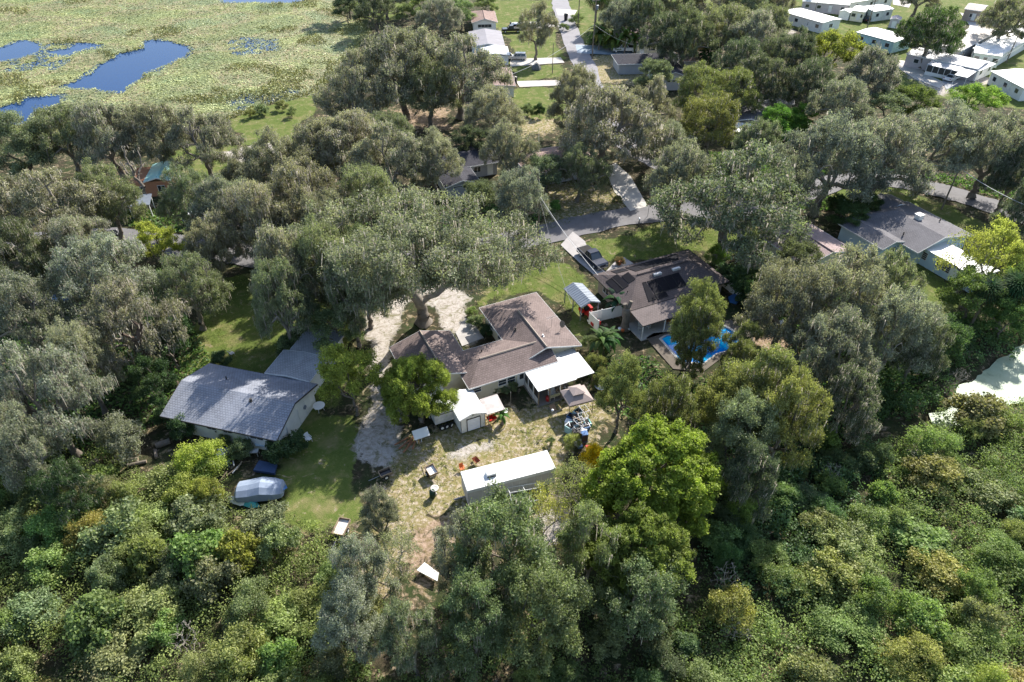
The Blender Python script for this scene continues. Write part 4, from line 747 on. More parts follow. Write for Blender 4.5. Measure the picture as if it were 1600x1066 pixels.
# ------------------------------------------------------------------ vehicles
def car(label, p, az, kind, pm, cat='car', name='parked_car', s=1.0):
    o = G(*p); e = empty(name, (o.x,o.y,0), az); tag(e, label, cat); e.scale = (s,s,s)
    if kind == 'pickup': L, Wd, H1, H2 = 5.5, 1.95, 1.05, 1.8; prof = [(-L/2,.45),(-L/2,1.05),(-0.5,1.08),(L/2-0.25,1.0),(L/2,0.85),(L/2,.45)]; cab = (-0.75, 1.25, 0.3, 0.75)
    elif kind == 'suv': L, Wd, H1, H2 = 4.6, 1.85, 1.0, 1.7; prof = [(-L/2,.4),(-L/2,1.0),(L/2-1.2,1.02),(L/2-0.15,0.9),(L/2,0.7),(L/2,.4)]; cab = (-L/2+0.08, 1.0, 0.15, 0.65)
    else: L, Wd, H1, H2 = 4.6, 1.8, 0.85, 1.42; prof = [(-L/2,.35),(-L/2,0.85),(-L/2+1,0.9),(L/2-1.2,0.88),(L/2-0.1,0.72),(L/2,0.55),(L/2,.35)]; cab = (-L/2+0.7, 1.1, 0.6, 0.75)
    MB().prism(prof, -Wd/2, Wd/2).obj('body', pm, e)
    x0, x1, t0, t1 = cab; zt = H2; zb = H1-0.02; w = Wd/2-0.08; wt = w-0.18
    MB().add([(x0,-w,zb),(x1,-w,zb),(x1,w,zb),(x0,w,zb),(x0+t0,-wt,zt-0.05),(x1-t1,-wt,zt-0.05),(x1-t1,wt,zt-0.05),(x0+t0,wt,zt-0.05)], [(0,1,5,4),(1,2,6,5),(2,3,7,6),(3,0,4,7),(4,5,6,7)]).obj('windows', GLASS, e)
    MB().box(x0+t0-0.03,-wt-0.02,zt-0.05,x1-t1+0.03,wt+0.02,zt).obj('roof', pm, e)
    pil = MB()
    for sgn in (-1,1):
        for f in (0.0,0.42,0.75,1.0) if kind == 'suv' else (0.0,0.5,1.0):
            xb = x0+(x1-x0)*f; xt = x0+t0+(x1-t1-x0-t0)*f; pil.rod((xb,sgn*(w+0.005),zb),(xt,sgn*(wt+0.005),zt-0.03),0.04,n=4)
    pil.obj('pillars', pm, e)
    if kind == 'pickup': MB().box(-L/2+0.1,-Wd/2+0.12,1.0,-0.8,Wd/2-0.12,1.09).obj('cargo_bed', DARK, e)
    for x in (-L/2+0.95, L/2-0.95):
        for sgn in (-1,1):
            wh = wheel(e, x, sgn*(Wd/2-0.08), rotz=math.pi/2); wh.location.x = x; wh.location.y = sgn*(Wd/2-0.12)-0.09
    for sgn in (-1,1): MB().box(L/2-0.03,sgn*0.5,0.62,L/2+0.02,sgn*0.82,0.78).obj('headlight', P_LAMP, e); MB().box(-L/2-0.02,sgn*0.62,0.65,-L/2+0.03,sgn*0.86,0.85).obj('tail_light', P_TAIL, e)
    MB().box(L/2-0.05,-Wd/2+0.05,0.35,L/2+0.08,Wd/2-0.05,0.52).obj('front_bumper', STEEL if kind != 'car' else pm, e); MB().box(-L/2-0.08,-Wd/2+0.05,0.38,-L/2+0.05,Wd/2-0.05,0.54).obj('rear_bumper', STEEL if kind != 'car' else pm, e)
    return e
car('dark navy pickup parked nose down on the shaded driveway', (925,408), math.radians(-62), 'pickup', P_NAVY, 'pickup', 'pickup_truck')
car('silver grey hatchback van on the upper white driveway', (808,93), math.radians(178), 'suv', P_SILVER, 'van')
car('black pickup beside a boat trailer on the lawn at the top', (799,50), math.radians(185), 'pickup', P_BLACK, 'pickup', 'pickup_truck')
car('white and pale blue pickup on the bluish driveway under the palms', (975,81), math.radians(180), 'pickup', P_WHITE, 'pickup', 'pickup_truck', 1.25)
car('white car on the park lane before the lanai mobile home', (1486,125), math.radians(35), 'car', P_WHITE)
car('white car in the shade beside the tan brown mobile home', (1533,23), math.radians(20), 'car', P_WHITE)
car('bluish white van behind the wooden fence among dark oaks', (1100,70), math.radians(10), 'suv', P_WHITE, 'van')
car('pale car left of the bluish white van behind the fence', (1088,72), math.radians(10), 'car', P_SILVER)
car('white car parked under oaks by the crossing road', (312,346), math.radians(40), 'suv', P_WHITE)
car('dark car half hidden by branches left of the yellow green tree', (160,375), math.radians(30), 'car', P_BLACK)
car('blue car glimpsed through the oak branches at the left', (112,470), math.radians(20), 'car', P_BLUE)
car('black car in shade beside the pale yellow mobile home', (1355,33), math.radians(40), 'car', P_BLACK)
car('blue car parked behind the aqua mobile home', (1408,73), math.radians(40), 'car', P_BLUE)
car('white golf cart under the aqua mobile home awning', (1352,73), math.radians(60), 'car', P_WHITE, 'golf cart', 'golf_cart', 0.7)
car('dark car partly hidden below the white driveway house', (792,92), math.radians(178), 'car', P_BLACK)
car('white van glimpsed at the road bend behind the big oak', (1063,218), math.radians(10), 'suv', P_WHITE, 'van')
# boat on trailer beside the black truck
o = G(812,44); bt = empty('motor_boat', (o.x,o.y,0), math.radians(5)); tag(bt, 'black and white motor boat on a trailer beside the black pickup', 'boat')
MB().add([(-2.6,-1,1.2),(1.6,-1,1.2),(3,0,1.3),(1.6,1,1.2),(-2.6,1,1.2),(-2.5,-.5,.5),(1.3,-.5,.5),(2.4,0,.7),(1.3,.5,.5),(-2.5,.5,.5)], [(0,1,6,5),(1,2,7,6),(2,3,8,7),(3,4,9,8),(4,0,5,9),(5,6,7,8,9),(0,4,3,2,1)]).obj('hull', P_BLACK, bt)
MB().tbox(-1.8,-.8,1.21,1.4,.8,1.45,.2,.2).obj('deck', P_WHITE, bt); MB().box(-0.2,-.6,1.45,0.1,.6,1.9).obj('windscreen', GLASS, bt); MB().box(-2.9,-.2,.8,-2.55,.2,1.7).obj('outboard_motor', P_BLACK, bt); wheel(bt,-0.5,-0.9,rotz=math.pi/2); wheel(bt,-0.5,0.8,rotz=math.pi/2)
# covered boat near house A
o, az, L = frame2((371,776),(448,770)); cb = empty('covered_boat', o, az); tag(cb, 'boat under a pale grey blue tarpaulin at the edge of the thicket', 'boat')
tarp = M('pale_blue_tarp', (0.24,0.29,0.37), 0.6, 0.1, 1.2, dirt=0.15); Lb = L*0.98; mb = MB(); prof = []
sec = [(0.0,0.8,1.0),(0.06,1.1,1.45),(0.3,1.2,1.6),(0.55,1.2,1.9),(0.8,1.15,1.55),(0.96,0.95,1.3),(1.0,0.7,1.0)]
for f, w, h_ in sec: prof.append([(f*Lb,-w,0.45),(f*Lb,-w*0.92,h_*0.72),(f*Lb,-w*0.45,h_*0.93),(f*Lb,0,h_),(f*Lb,w*0.45,h_*0.93),(f*Lb,w*0.92,h_*0.72),(f*Lb,w,0.45)])
vs = [p for r in prof for p in r]; mb.add(vs, [(i*7+j,i*7+j+1,(i+1)*7+j+1,(i+1)*7+j) for i in range(6) for j in range(6)]+[tuple(range(7)),tuple(42+j for j in range(7))]); mb.obj('tarpaulin', tarp, cb, False)
MB().add([(Lb*.9,-.7,1.0),(Lb*1.03,-.35,.9),(Lb*1.06,.1,.6),(Lb*.98,.8,.5),(Lb*.9,.75,1.1)], [(0,1,2,3,4)]).obj('loose_blue_tarp', P_BLUE, cb); MB().tbox(0.3,-.6,.25,Lb*.9,.6,.5,.1,-.1).obj('hull', P_WHITE, cb)
wheel(cb,1.9,-0.95,rotz=math.pi/2); wheel(cb,1.9,0.8,rotz=math.pi/2)
ol = [(372,784,'white upturned dinghy hull beside the covered boat',P_WHITE),(390,788,'turquoise and white kayak beside the covered boat',P_TEAL)]
for x, y, lb, pm in ol:
    o = G(x,y); k = empty('kayak', (o.x,o.y,0.1), math.radians(-20)); tag(k, lb, 'kayak'); MB().add([(-1.3,0,.1),(-.6,-.42,.0),(.6,-.42,0),(1.3,0,.1),(.6,.42,0),(-.6,.42,0),(-.7,0,.45),(.7,0,.45)], [(0,1,6),(1,2,7,6),(2,3,7),(3,4,7),(4,5,6,7),(5,0,6)]).obj('hull', pm, k)
# tarps and flat things
def flatthing(name, label, cat, pts, z, th, m):
    O = G(*pts[0]); e = empty(name, (O.x,O.y,0)); tag(e, label, cat); MB().slab([((G(*p)-O).x,(G(*p)-O).y,z+random.uniform(0,0.06)) for p in pts], th).obj('sheet', m, e); return e
flatthing('trampoline_mat', 'dark blue flat cover lying on the grass beside the covered boat', 'cover', [(397,738),(406,723),(434,729),(430,743)], 0.35, 0.3, M('slate_blue_cover', (0.045,0.075,0.15), 0.7, 0.1, 2))
flatthing('roof_sheet', 'white sheet roof panel on the bare ground by the bottom oak', 'panel', [(652,896),(664,884),(686,900),(684,913)], 0.5, 0.08, WHITE)
flatthing('patio_mat', 'tan square mat on the grass in front of the patio', 'mat', [(858,634),(866,631),(870,641),(861,643)], 0.03, 0.03, M('tan_mat', (0.35,0.22,0.13)))
flatthing('blue_tarp', 'crumpled blue tarpaulin beside the right white fence', 'tarpaulin', [(1137,468),(1148,462),(1156,470),(1150,477),(1140,474)], 0.4, 0.3, P_BLUE)
flatthing('grey_table', 'pale grey blue table top below the corner of the white house', 'table', [(398,697),(409,692),(421,696),(416,705),(402,704)], 0.7, 0.06, PALEBLUE)
# utility trailers/carts and chairs
def cart(label, p, az, L, w, m, top=0.55, name='utility_cart', cat='cart', tongue=True):
    o = G(*p); e = empty(name, (o.x,o.y,0), az); tag(e, label, cat)
    MB().box(-L/2,-w/2,top-0.08,L/2,w/2,top).obj('deck', m, e); r = MB()
    for y in (-w/2,w/2): r.box(-L/2,y-0.03,top,L/2,y+0.03,top+0.25)
    for x in (-L/2,L/2): r.box(x-0.03,-w/2,top,x+0.03,w/2,top+0.25)
    r.obj('side_rail', WOOD, e); wheel(e,-0.09,-w/2-0.12,s=0.9,rotz=math.pi/2); wheel(e,-0.09,w/2-0.02,s=0.9,rotz=math.pi/2)
    if tongue: MB().rod((-L/2,0,top-0.05),(-L/2-1.2,0,0.35),0.04).obj('drawbar', STEEL, e)
    return e
cart('small flat trailer with pale deck and long drawbar in the thicket edge', (535,830), math.radians(78), 1.8, 1.1, M('pale_deck', (0.62,0.58,0.52)))
cart('white topped garden cart on the worn grass left of the office trailer', (675,742), math.radians(-60), 1.3, 0.9, WHITE, 0.6)
cart('dark low garden cart in the shade of the yard', (603,744), math.radians(30), 1.2, 0.8, P_BLACK, 0.45)
def barrow(label, p, az, m):
    o = G(*p); e = empty('wheelbarrow', (o.x,o.y,0), az); tag(e, label, 'wheelbarrow')
    MB().add([(-.3,-.25,.35),(.3,-.25,.35),(.3,.25,.35),(-.3,.25,.35),(-.5,-.4,.75),(.55,-.38,.75),(.55,.38,.75),(-.5,.4,.75)], [(0,1,2,3),(0,1,5,4),(1,2,6,5),(2,3,7,6),(3,0,4,7)]).obj('tray', m, e)
    for s in (-.28,.28): MB().rod((.5,s*.5,.25),(-1.1,s,.65),.025).rod((-.3,s,.35),(-.4,s,0),.02).obj('handle', WOOD, e)
    wheel(e,.6,0,s=.6,rotz=math.pi/2); return e
barrow('red wheelbarrow under the lean-to beside the shed', (768,660), 0.5, P_RED)
barrow('rusty orange wheelbarrow at the upper edge of the office trailer', (744,724), 2.2, M('rust', (0.30,0.10,0.05), 0.8, 0.3)).scale = (.75,.75,.75)
def chair(label, p, az, m):
    o = G(*p); e = empty('garden_chair', (o.x,o.y,0), az); tag(e, label, 'chair')
    MB().box(-.28,-.26,.4,.28,.26,.45).obj('seat', m, e); MB().add([(-.28,.24,.45),(.28,.24,.45),(.28,.42,1.0),(-.28,.42,1.0),(-.28,.29,.44),(.28,.29,.44),(.28,.46,.98),(-.28,.46,.98)], [(0,1,2,3),(7,6,5,4),(0,4,5,1),(3,2,6,7),(0,3,7,4),(1,5,6,2)]).obj('backrest', m, e)
    for x in (-.25,.25):
        for y in (-.23,.23): MB().rod((x,y,0),(x,y,.42),.025).obj('leg', m, e)
    for x in (-.3,.3): MB().box(x-.03,-.22,.62,x+.03,.34,.66).obj('armrest', m, e)
    return e
chair('orange garden chair at the left end of the office trailer', (722,735), 0.4, P_ORANGE).scale = (.75,.75,.75)
chair('white plastic chair in the shade right of the covered boat house', (483,690), 0.8, P_WHITE)
chair('pale chair on the dark lawn behind the grey roofed house', (363,556), 2.4, DIRTY_WHITE)
chair('white plastic chair beside the tropical plant behind the shed', (789,648), 1.2, P_WHITE)
for i in range(6):
    q = Bl(-6.2+0.55*i, -4.4+0.25*(i%2)); e = chair(['leftmost chair under the white patio roof','second chair from the left under the white patio roof','third chair from the left under the white patio roof','fourth chair from the left under the white patio roof','fifth chair from the left under the white patio roof','rightmost chair under the white patio roof'][i], (800,600), az25+0.3*i, [DIRTY_WHITE,P_WHITE,WOOD][i%3]); e.location = (q[0],q[1],0.06)
# round table, bird bath, lidded things
def lathe_thing(name, label, cat, p, prof, m, pn='body', n=14):
    o = G(*p); e = empty(name, (o.x,o.y,0)); tag(e, label, cat); MB().lathe(prof, (0,0,0), n).obj(pn, m, e, True); return e
e = empty('round_table', G(500,641)[:]); tag(e, 'round wire garden table on the lawn right of the white house', 'table'); r = MB().lathe([(0.62,0.70),(0.66,0.70),(0.66,0.75),(0.62,0.75)], n=18); r.obj('rim', WHITE, e); MB().lathe([(0.6,0.71),(0.6,0.73)], n=18).obj('top', M('mesh_top', (0.25,0.24,0.22), 0.7, 0.3, 6), e)
for k in range(4): MB().rod((0.5*math.cos(k*1.57),0.5*math.sin(k*1.57),0),(0.35*math.cos(k*1.57),0.35*math.sin(k*1.57),0.7),0.025).obj('leg', WHITE, e)
lathe_thing('bird_bath', 'pale stone bird bath on the grass above the dark bottom oak', 'bird bath', (680,772), [(0.22,0),(0.1,0.15),(0.09,0.7),(0.38,0.8),(0.42,0.92),(0.3,0.84)], CONC)
lathe_thing('dark_barrel', 'dark green barrel beside the bird bath', 'barrel', (676,776), [(0.28,0),(0.3,0.4),(0.28,0.85)], M('dark_green_plastic', (0.02,0.05,0.03)))
lathe_thing('satellite_dish', 'white upturned satellite dish on the grass right of the patio', 'satellite dish', (938,609), [(0.1,0.3),(0.45,0.4),(0.72,0.62),(0.75,0.66),(0.4,0.5)], P_WHITE, 'reflector')
lathe_thing('blue_bucket', 'blue bucket at the right end of the patio knee wall', 'bucket', (898,611), [(0.2,0),(0.26,0.5)], P_BLUE)
lathe_thing('white_bucket', 'white bucket on the ground in front of the patio', 'bucket', (877,619), [(0.15,0),(0.2,0.35)], P_WHITE)
lathe_thing('red_drum', 'red and white drum at the left post of the patio', 'drum', (856,626), [(0.26,0),(0.26,0.6)], P_RED)
lathe_thing('garden_pot', 'terracotta round pot with trimmed bush by the dark pickup', 'pot', (967,413), [(0.3,0),(0.45,0.5)], P_ORANGE)
lathe_thing('rubbish_bin', 'black wheeled bin on the verge at the top of the lane', 'bin', (884,32), [(0.5,0),(0.6,1.5),(0.6,1.9)], P_BLACK)
lathe_thing('rubbish_bin', 'black bin standing by the lower white driveway house', 'bin', (805,130), [(0.45,0),(0.5,1.3),(0.5,1.5)], P_BLACK)
lathe_thing('rubbish_bin', 'black bin on the grass beside the crossing road bend', 'bin', (989,242), [(0.35,0),(0.4,1.1),(0.4,1.2)], P_BLACK)
o = G(838,108); rk = MB().lathe([(1.3,0),(1.15,0.5),(0.5,1.3),(0.1,1.6)], n=7).obj('covered_mound', M('grey_cover', (0.12,0.12,0.12), 0.9, 0.3, 2)); rk.location = (o.x,o.y,0); tag(rk, 'dark grey covered mound on the grass between the two white driveways', 'mound')
# paddle/clothes posts
def post(label, p, h, r=0.035, m=STEEL, cap=False, name='yard_post', cat='post'):
    o = G(*p); e = empty(name, (o.x,o.y,0)); tag(e, label, cat); MB().rod((0,0,0),(0,0,h),r).obj('pole', m, e)
    if cap: MB().lathe([(0.05,h),(0.14,h+0.06),(0.16,h+0.16),(0.08,h+0.26)], n=10).obj('globe', P_WHITE, e, True)
    return e
post('yard post topped with a small white globe in front of the patio', (862,665), 2.2, cap=True, name='lamp_post', cat='lamp post')
post('thin steel washing line post on the grass behind the patio corner', (798,633), 2.0); post('slim grey post in the dark grass near the white house corner', (1322,389), 1.8, m=TRIM)
for k, (p, q) in enumerate([((910,612),(906,618)),((921,607),(914,619))]):
    o = G(*p); e = empty('leaning_pole', (o.x,o.y,0), 0); tag(e, ['white pole leaning in the grass between patio and gazebo','green pole leaning from the upturned dish'][k], 'pole'); d = G(*q)-o; MB().rod((0,0,0.7),(d.x,d.y,0.02),0.04).obj('pole', WHITE if k == 0 else M('green_pole', (0.2,0.35,0.1)), e)
# junk heap right of the patio: separate things
JC = [P_BLUE, P_TEAL, STEEL, P_WHITE, DTRIM, WOOD, M('pale_aqua_plastic', (0.30,0.48,0.50)), P_BLACK]
jl = [('blue crate','crate'),('pale aqua tub','tub'),('metal frame','frame'),('white box','box'),('dark cabinet','cabinet'),('wooden board','board')]
where = ['at the top of the junk heap','on the left of the junk heap','in the middle of the junk heap','on the right of the junk heap','low in the junk heap','at the foot of the junk heap']
JP = [(893,655),(902,652),(911,660),(888,664),(898,662),(905,668),(914,670),(895,672),(903,678),(911,680),(899,684),(907,690),(917,664),(890,676),(908,672),(901,694),(912,688),(905,658)]
for i, (x, y) in enumerate(JP):
    o = G(x,y); kind, cat = jl[i % 6]; e = empty({'frame':'scrap_rack','crate':'plastic_crate','tub':'plastic_tub','box':'packing_box','cabinet':'metal_cabinet','board':'loose_plank'}[cat], (o.x,o.y,0), random.uniform(0,3)); tag(e, kind+' '+where[(i//6*2+(i%2)) % 6]+[', nearest the gazebo',', halfway down',', farthest from the gazebo'][i//6], cat)
    m = JC[[0,6,2,3,4,5][i%6] if i < 12 else [1,6,2,3,0,5][i%6]]; z = 0.2+0.5*(i%3)
    if cat == 'frame':
        f = MB(); w, l, h = .7, 1.0, .9
        for a_ in (-w/2,w/2):
            for b_ in (-l/2,l/2): f.rod((a_,b_,0),(a_,b_,z+h),.03,n=4)
        for zz in (z,z+h): f.rod((-w/2,-l/2,zz),(w/2,-l/2,zz),.03,n=4).rod((-w/2,l/2,zz),(w/2,l/2,zz),.03,n=4).rod((-w/2,-l/2,zz),(-w/2,l/2,zz),.03,n=4).rod((w/2,-l/2,zz),(w/2,l/2,zz),.03,n=4)
        f.obj('tubes', STEEL, e)
    elif cat in ('crate','tub'):
        MB().tbox(-.45,-.3,0,.45,.3,z+.3,-.05,-.05).obj('shell', m, e); MB().box(-.4,-.25,z+.3,.4,.25,z+.303).obj('contents', DARK, e); f = MB()
        for u in (-.46,.42): f.box(u,-.34,z+.28,u+.06,.34,z+.35)
        f.obj('rim', P_WHITE, e)
    elif cat == 'board': MB().add([(-.15,-.9,0),(.15,-.9,0),(.15,.7,z+.8),(-.15,.7,z+.8),(-.15,-.86,0),(.15,-.86,0),(.15,.75,z+.8),(-.15,.75,z+.8)], [(0,1,2,3),(7,6,5,4),(0,4,5,1),(3,2,6,7),(0,3,7,4),(1,5,6,2)]).obj('plank', m, e)
    else: MB().box(-.35,-.3,0,.35,.3,z+.4).obj('case', m, e); MB().box(-.3,-.32,.1,.3,-.3,z+.3).obj('door', DTRIM if m is not DTRIM else STEEL, e); MB().box(-.37,-.34,z+.4,.37,.32,z+.44).obj('lid', m, e)
for (x,y,lb,m) in [(905,700,'blue plastic sheet folded below the junk heap',P_BLUE),(918,703,'dark red canvas piece below the junk heap',P_RED),(924,710,'blue crate lid at the trunk of the bright green tree',P_BLUE)]:
    flatthing('loose_sheet', lb, 'sheet', [(x-4,y-2),(x+3,y-3),(x+5,y+3),(x-2,y+4)], 0.5, 0.3, m)
# clutter by house A
for i,(x,y,lb,m,sz) in enumerate([(345,716,'white table among the clutter under the white house',WHITE,(1.2,.7)),(352,727,'pale grey bench end among the clutter beside the covered boat',PALEBLUE,(1.2,.5)),(398,711,'pale framed garden seat below the corner bush',DIRTY_WHITE,(1.0,.6)),(344,711,'second white table half under the yellow green bush',WHITE,(0.9,.6))]):
    o = G(x,y); e = empty('garden_table', (o.x,o.y,0), math.radians(-20+10*i)); tag(e, lb, 'table'); l, w = sz; MB().box(-l/2,-w/2,.6,l/2,w/2,.66).obj('top', m, e)
    for a_ in (-l/2+.08,l/2-.08):
        for b_ in (-w/2+.08,w/2-.08): MB().rod((a_,b_,0),(a_,b_,.6),.03).obj('leg', m, e)
o, az, L = frame2((336,697),(360,708)); rk = empty('slatted_rack', o, az); tag(rk, 'white slatted rack lying in the shade below the white house wall', 'rack')
for k in range(9): MB().box(L*k/9,-.35,.5,L*k/9+.09,.35,.55).obj('slat', WHITE, rk)
for y in (-.3,.3): MB().box(0,y-.03,.42,L,y+.03,.5).obj('rail', WHITE, rk)
for x in (.05,L-.05): MB().box(x-.03,-.3,0,x+.03,.3,.42).obj('leg', WHITE, rk)
for i,(a_,b_) in enumerate([((355,745),(372,732)),((364,742),(378,728)),((371,738),(380,726)),((366,725),(368,734)),((350,752),(358,744))]):
    p = G(*a_); q = G(*b_); e = empty('timber_plank', (p.x,p.y,0)); tag(e, ['longest pale plank in the pile beside the covered boat','second pale plank in the pile beside the covered boat','upper pale plank in the pile beside the covered boat','short white plank standing in the pile by the boat','small plank at the lower end of the pile by the boat'][i], 'plank'); d = q-p; MB().rod((0,0,.15+.1*i),(d.x,d.y,.25+.12*i),.07,n=4).obj('board', [WOOD,DIRTY_WHITE][i%2], e)
for i,(x,y,L_,r_,a_) in enumerate([(256,696,1.4,.35,.5),(204,712,1.3,.38,.3),(143,730,1.6,.33,1.0),(244,711,1.2,.18,-1.1),(262,735,1.1,.2,-.8),(196,722,2.6,.25,.15),(215,726,1.8,.2,.3)]):
    o = G(x,y); e = empty('fallen_log', (o.x,o.y,0), a_); tag(e, ['thick sawn log nearest the white house corner','reddish sawn log in the clearing below the left oaks','sawn log in the dark thicket left of the clearing','thin pale log standing up in the clearing','short pale log beside the fern at the clearing edge','long rotten log along the lower side of the clearing','broken piece of the rotten log in the clearing'][i], 'log')
    MB().rod((-L_/2,0,r_*.8),(L_/2,0,r_*.9),r_,r_*.92,10).obj('bark', BARK if i != 1 else WOOD_RED, e, False); MB().rod((L_/2,0,r_*.9),(L_/2+.01,0,r_*.9),r_*.85,n=10).obj('cut_face', WOOD, e)

# ------------------------------------------------------------------ utility poles and wires
def pole(label, p, h, arm=True, tf=False, name='utility_pole', r=0.16, lean=(0,0), m=POLEM, az=az25):
    o = G(*p); e = empty(name, (o.x,o.y,0), az); tag(e, label, 'utility pole')
    MB().rod((0,0,0),(lean[0],lean[1],h),r,r*.7,8).obj('pole', m, e)
    if arm: MB().box(-1.1,-.06,h-.6,1.1,.06,h-.45).obj('crossarm', m, e)
    for x in ((-1,0,1) if arm else (0,)): MB().lathe([(.05,h-.45),(.07,h-.3),(.03,h-.2)], (x,0,0), 8).obj('insulator', GREY_METAL, e)
    if tf: MB().lathe([(.05,h-2.6),(.3,h-2.5),(.3,h-1.6),(.05,h-1.5)], (.4,-.1,0), 10).obj('transformer', GREY_METAL, e)
    return o + Vector((0,0,h))
pA = pole('wooden utility pole beside the crossing road left of the dark pickup', (841,371), 7.4, arm=False)
pB = pole('tall utility pole with a transformer by the bluish driveway', (925,92), 14.2, tf=True)
pC = pole('thin utility pole on the lawn beside the lane', (863,115), 7.0, arm=False, r=0.11)
pD = pole('utility pole in the right verge with a crossarm of wires', (1471,327), 7.6, r=.15)
pE = pole('dark utility pole cut by the top edge of the picture', (903,42), 9.5, arm=False)
pF = pole('utility pole between the pale yellow and white mobile homes', (1355,43), 7.5, arm=True)
pG = pole('slim pole rising from the long white mobile home roof', (1271,27), 5.0, arm=False, r=.1)
pH = pole('leaning utility pole at the right edge of the mobile home park', (1572,98), 6.5, arm=False)
pI = pole('slim pale pole in front of the lanai mobile home', (1480,116), 3.6, arm=False, r=.08, m=DIRTY_WHITE)
pJ = pole('white pipe pole at the carport of the lanai mobile home', (1513,125), 3.0, arm=False, r=.08, m=WHITE)
def wire(label, a_, b_, sag, r=0.03, m=CABLE):
    o = Vector(a_); b_ = Vector(b_); k = MB(); n = 10; P_ = [a_.lerp(b_, i/n)-Vector((0,0,sag*4*(i/n)*(1-i/n))) for i in range(n+1)]
    for p, q in zip(P_[:-1], P_[1:]): k.rod(p-o, q-o, r, n=4, cap=False)
    w = k.obj('power_line', m); w.location = o; tag(w, label, 'wire')
wire('thick pale service wire from the roadside pole to the solar panelled house', pA-Vector((0,0,.3)), Vector((11.6,77.2,2.9)), 0.5, 0.035, CABLE_L)
wire('thin second service wire beside the thick one to the solar house', pA-Vector((0,0,.9)), Vector((13.0,76.5,3.3)), 0.9, 0.02)
wire('grey power line running right from the crossarm pole to the frame edge', pD-Vector((0,0,.3)), G(1640,335,8), 0.6, 0.04, CABLE_L)
wire('grey power line running left from the crossarm pole behind the oaks', pD-Vector((0,0,.3)), G(1300,225,8), 0.6, 0.035, CABLE_L)
wire('pale wire from the transformer pole down to the bluish driveway house', pB-Vector((0,0,6)), G(990,70,3), 0.6, 0.03, CABLE_L)
wire('wire crossing the lane from the transformer pole to the left', pB-Vector((0,0,6)), G(790,120,6), 1.2, 0.03, CABLE_L)
wire('wire from the roadside pole up to the trees behind it', pA-Vector((0,0,.3)), G(842,200,8), 0.8, 0.025)
wire('wire from the roadside pole toward the brown roof of the cream house', pA-Vector((0,0,.5)), Vector((7.5,70,3.3)), 0.8, 0.02)
wire('low grey power line at the right edge of the mobile home park', G(1540,105,3), G(1640,45,6), 0.2, 0.03, CABLE_L)
# street sign & mailbox
def mailbox(label, p, az=0):
    o = G(*p); e = empty('mailbox', (o.x,o.y,0), az); tag(e, label, 'mailbox'); MB().box(-.05,-.05,0,.05,.05,1.05).obj('post', WOOD, e); MB().prism([(-.12,1.05),(.12,1.05),(.12,1.2),(.06,1.29),(-.06,1.29),(-.12,1.2)], -.25, .25).obj('box', P_WHITE, e); MB().box(.12,-.05,1.15,.14,.0,1.35).obj('flag', P_RED, e)
mailbox('white mailbox on the verge of the crossing road beside the big right oak', (1062,343)); mailbox('white mailbox on the lawn edge above the dark pickup', (998,352))
sg = empty('street_sign', G(1012,338)[:]); tag(sg, 'small diamond street sign seen from behind on the crossing road verge', 'sign'); MB().rod((0,0,0),(0,0,2.6),.04).obj('post', STEEL, sg); MB().add([(-.45,0,2.4),(0,0,1.95),(.45,0,2.4),(0,0,2.85),(-.45,.02,2.4),(0,.02,1.95),(.45,.02,2.4),(0,.02,2.85)], [(0,1,2,3),(7,6,5,4),(0,4,5,1),(1,5,6,2),(2,6,7,3),(3,7,4,0)]).obj('sign_plate', M('sign_back', (0.35,0.25,0.12)), sg)
# pool furniture
for i,(x,y) in enumerate([(1000,516),(1012,513),(1043,505),(1100,496),(1135,527),(1215,510),(1205,498)]):
    chair(['chair beside the stump below the brown porch roof','second chair from the stump under the porch roof','chair between porch and pool','blue chair glimpsed through the leaning tree','chair right of the pool among leaves','white chair at the far right of the pool yard','white chair behind the other at the far right of the pool yard'][i], (x,y), i*0.9, [DIRTY_WHITE,P_WHITE,WOOD_RED,P_BLUE,P_BLUE,P_WHITE,P_WHITE][i])
for i,(x,y) in enumerate([(968,516),(973,518),(982,516)]): lathe_thing('flower_pot', ['left pot of three at the foot of the tall stump','middle pot of three at the foot of the tall stump','right pot of three at the foot of the tall stump'][i], 'pot', (x,y), [(.16,0),(.24,.35)], [P_WHITE,P_ORANGE,DIRTY_WHITE][i])
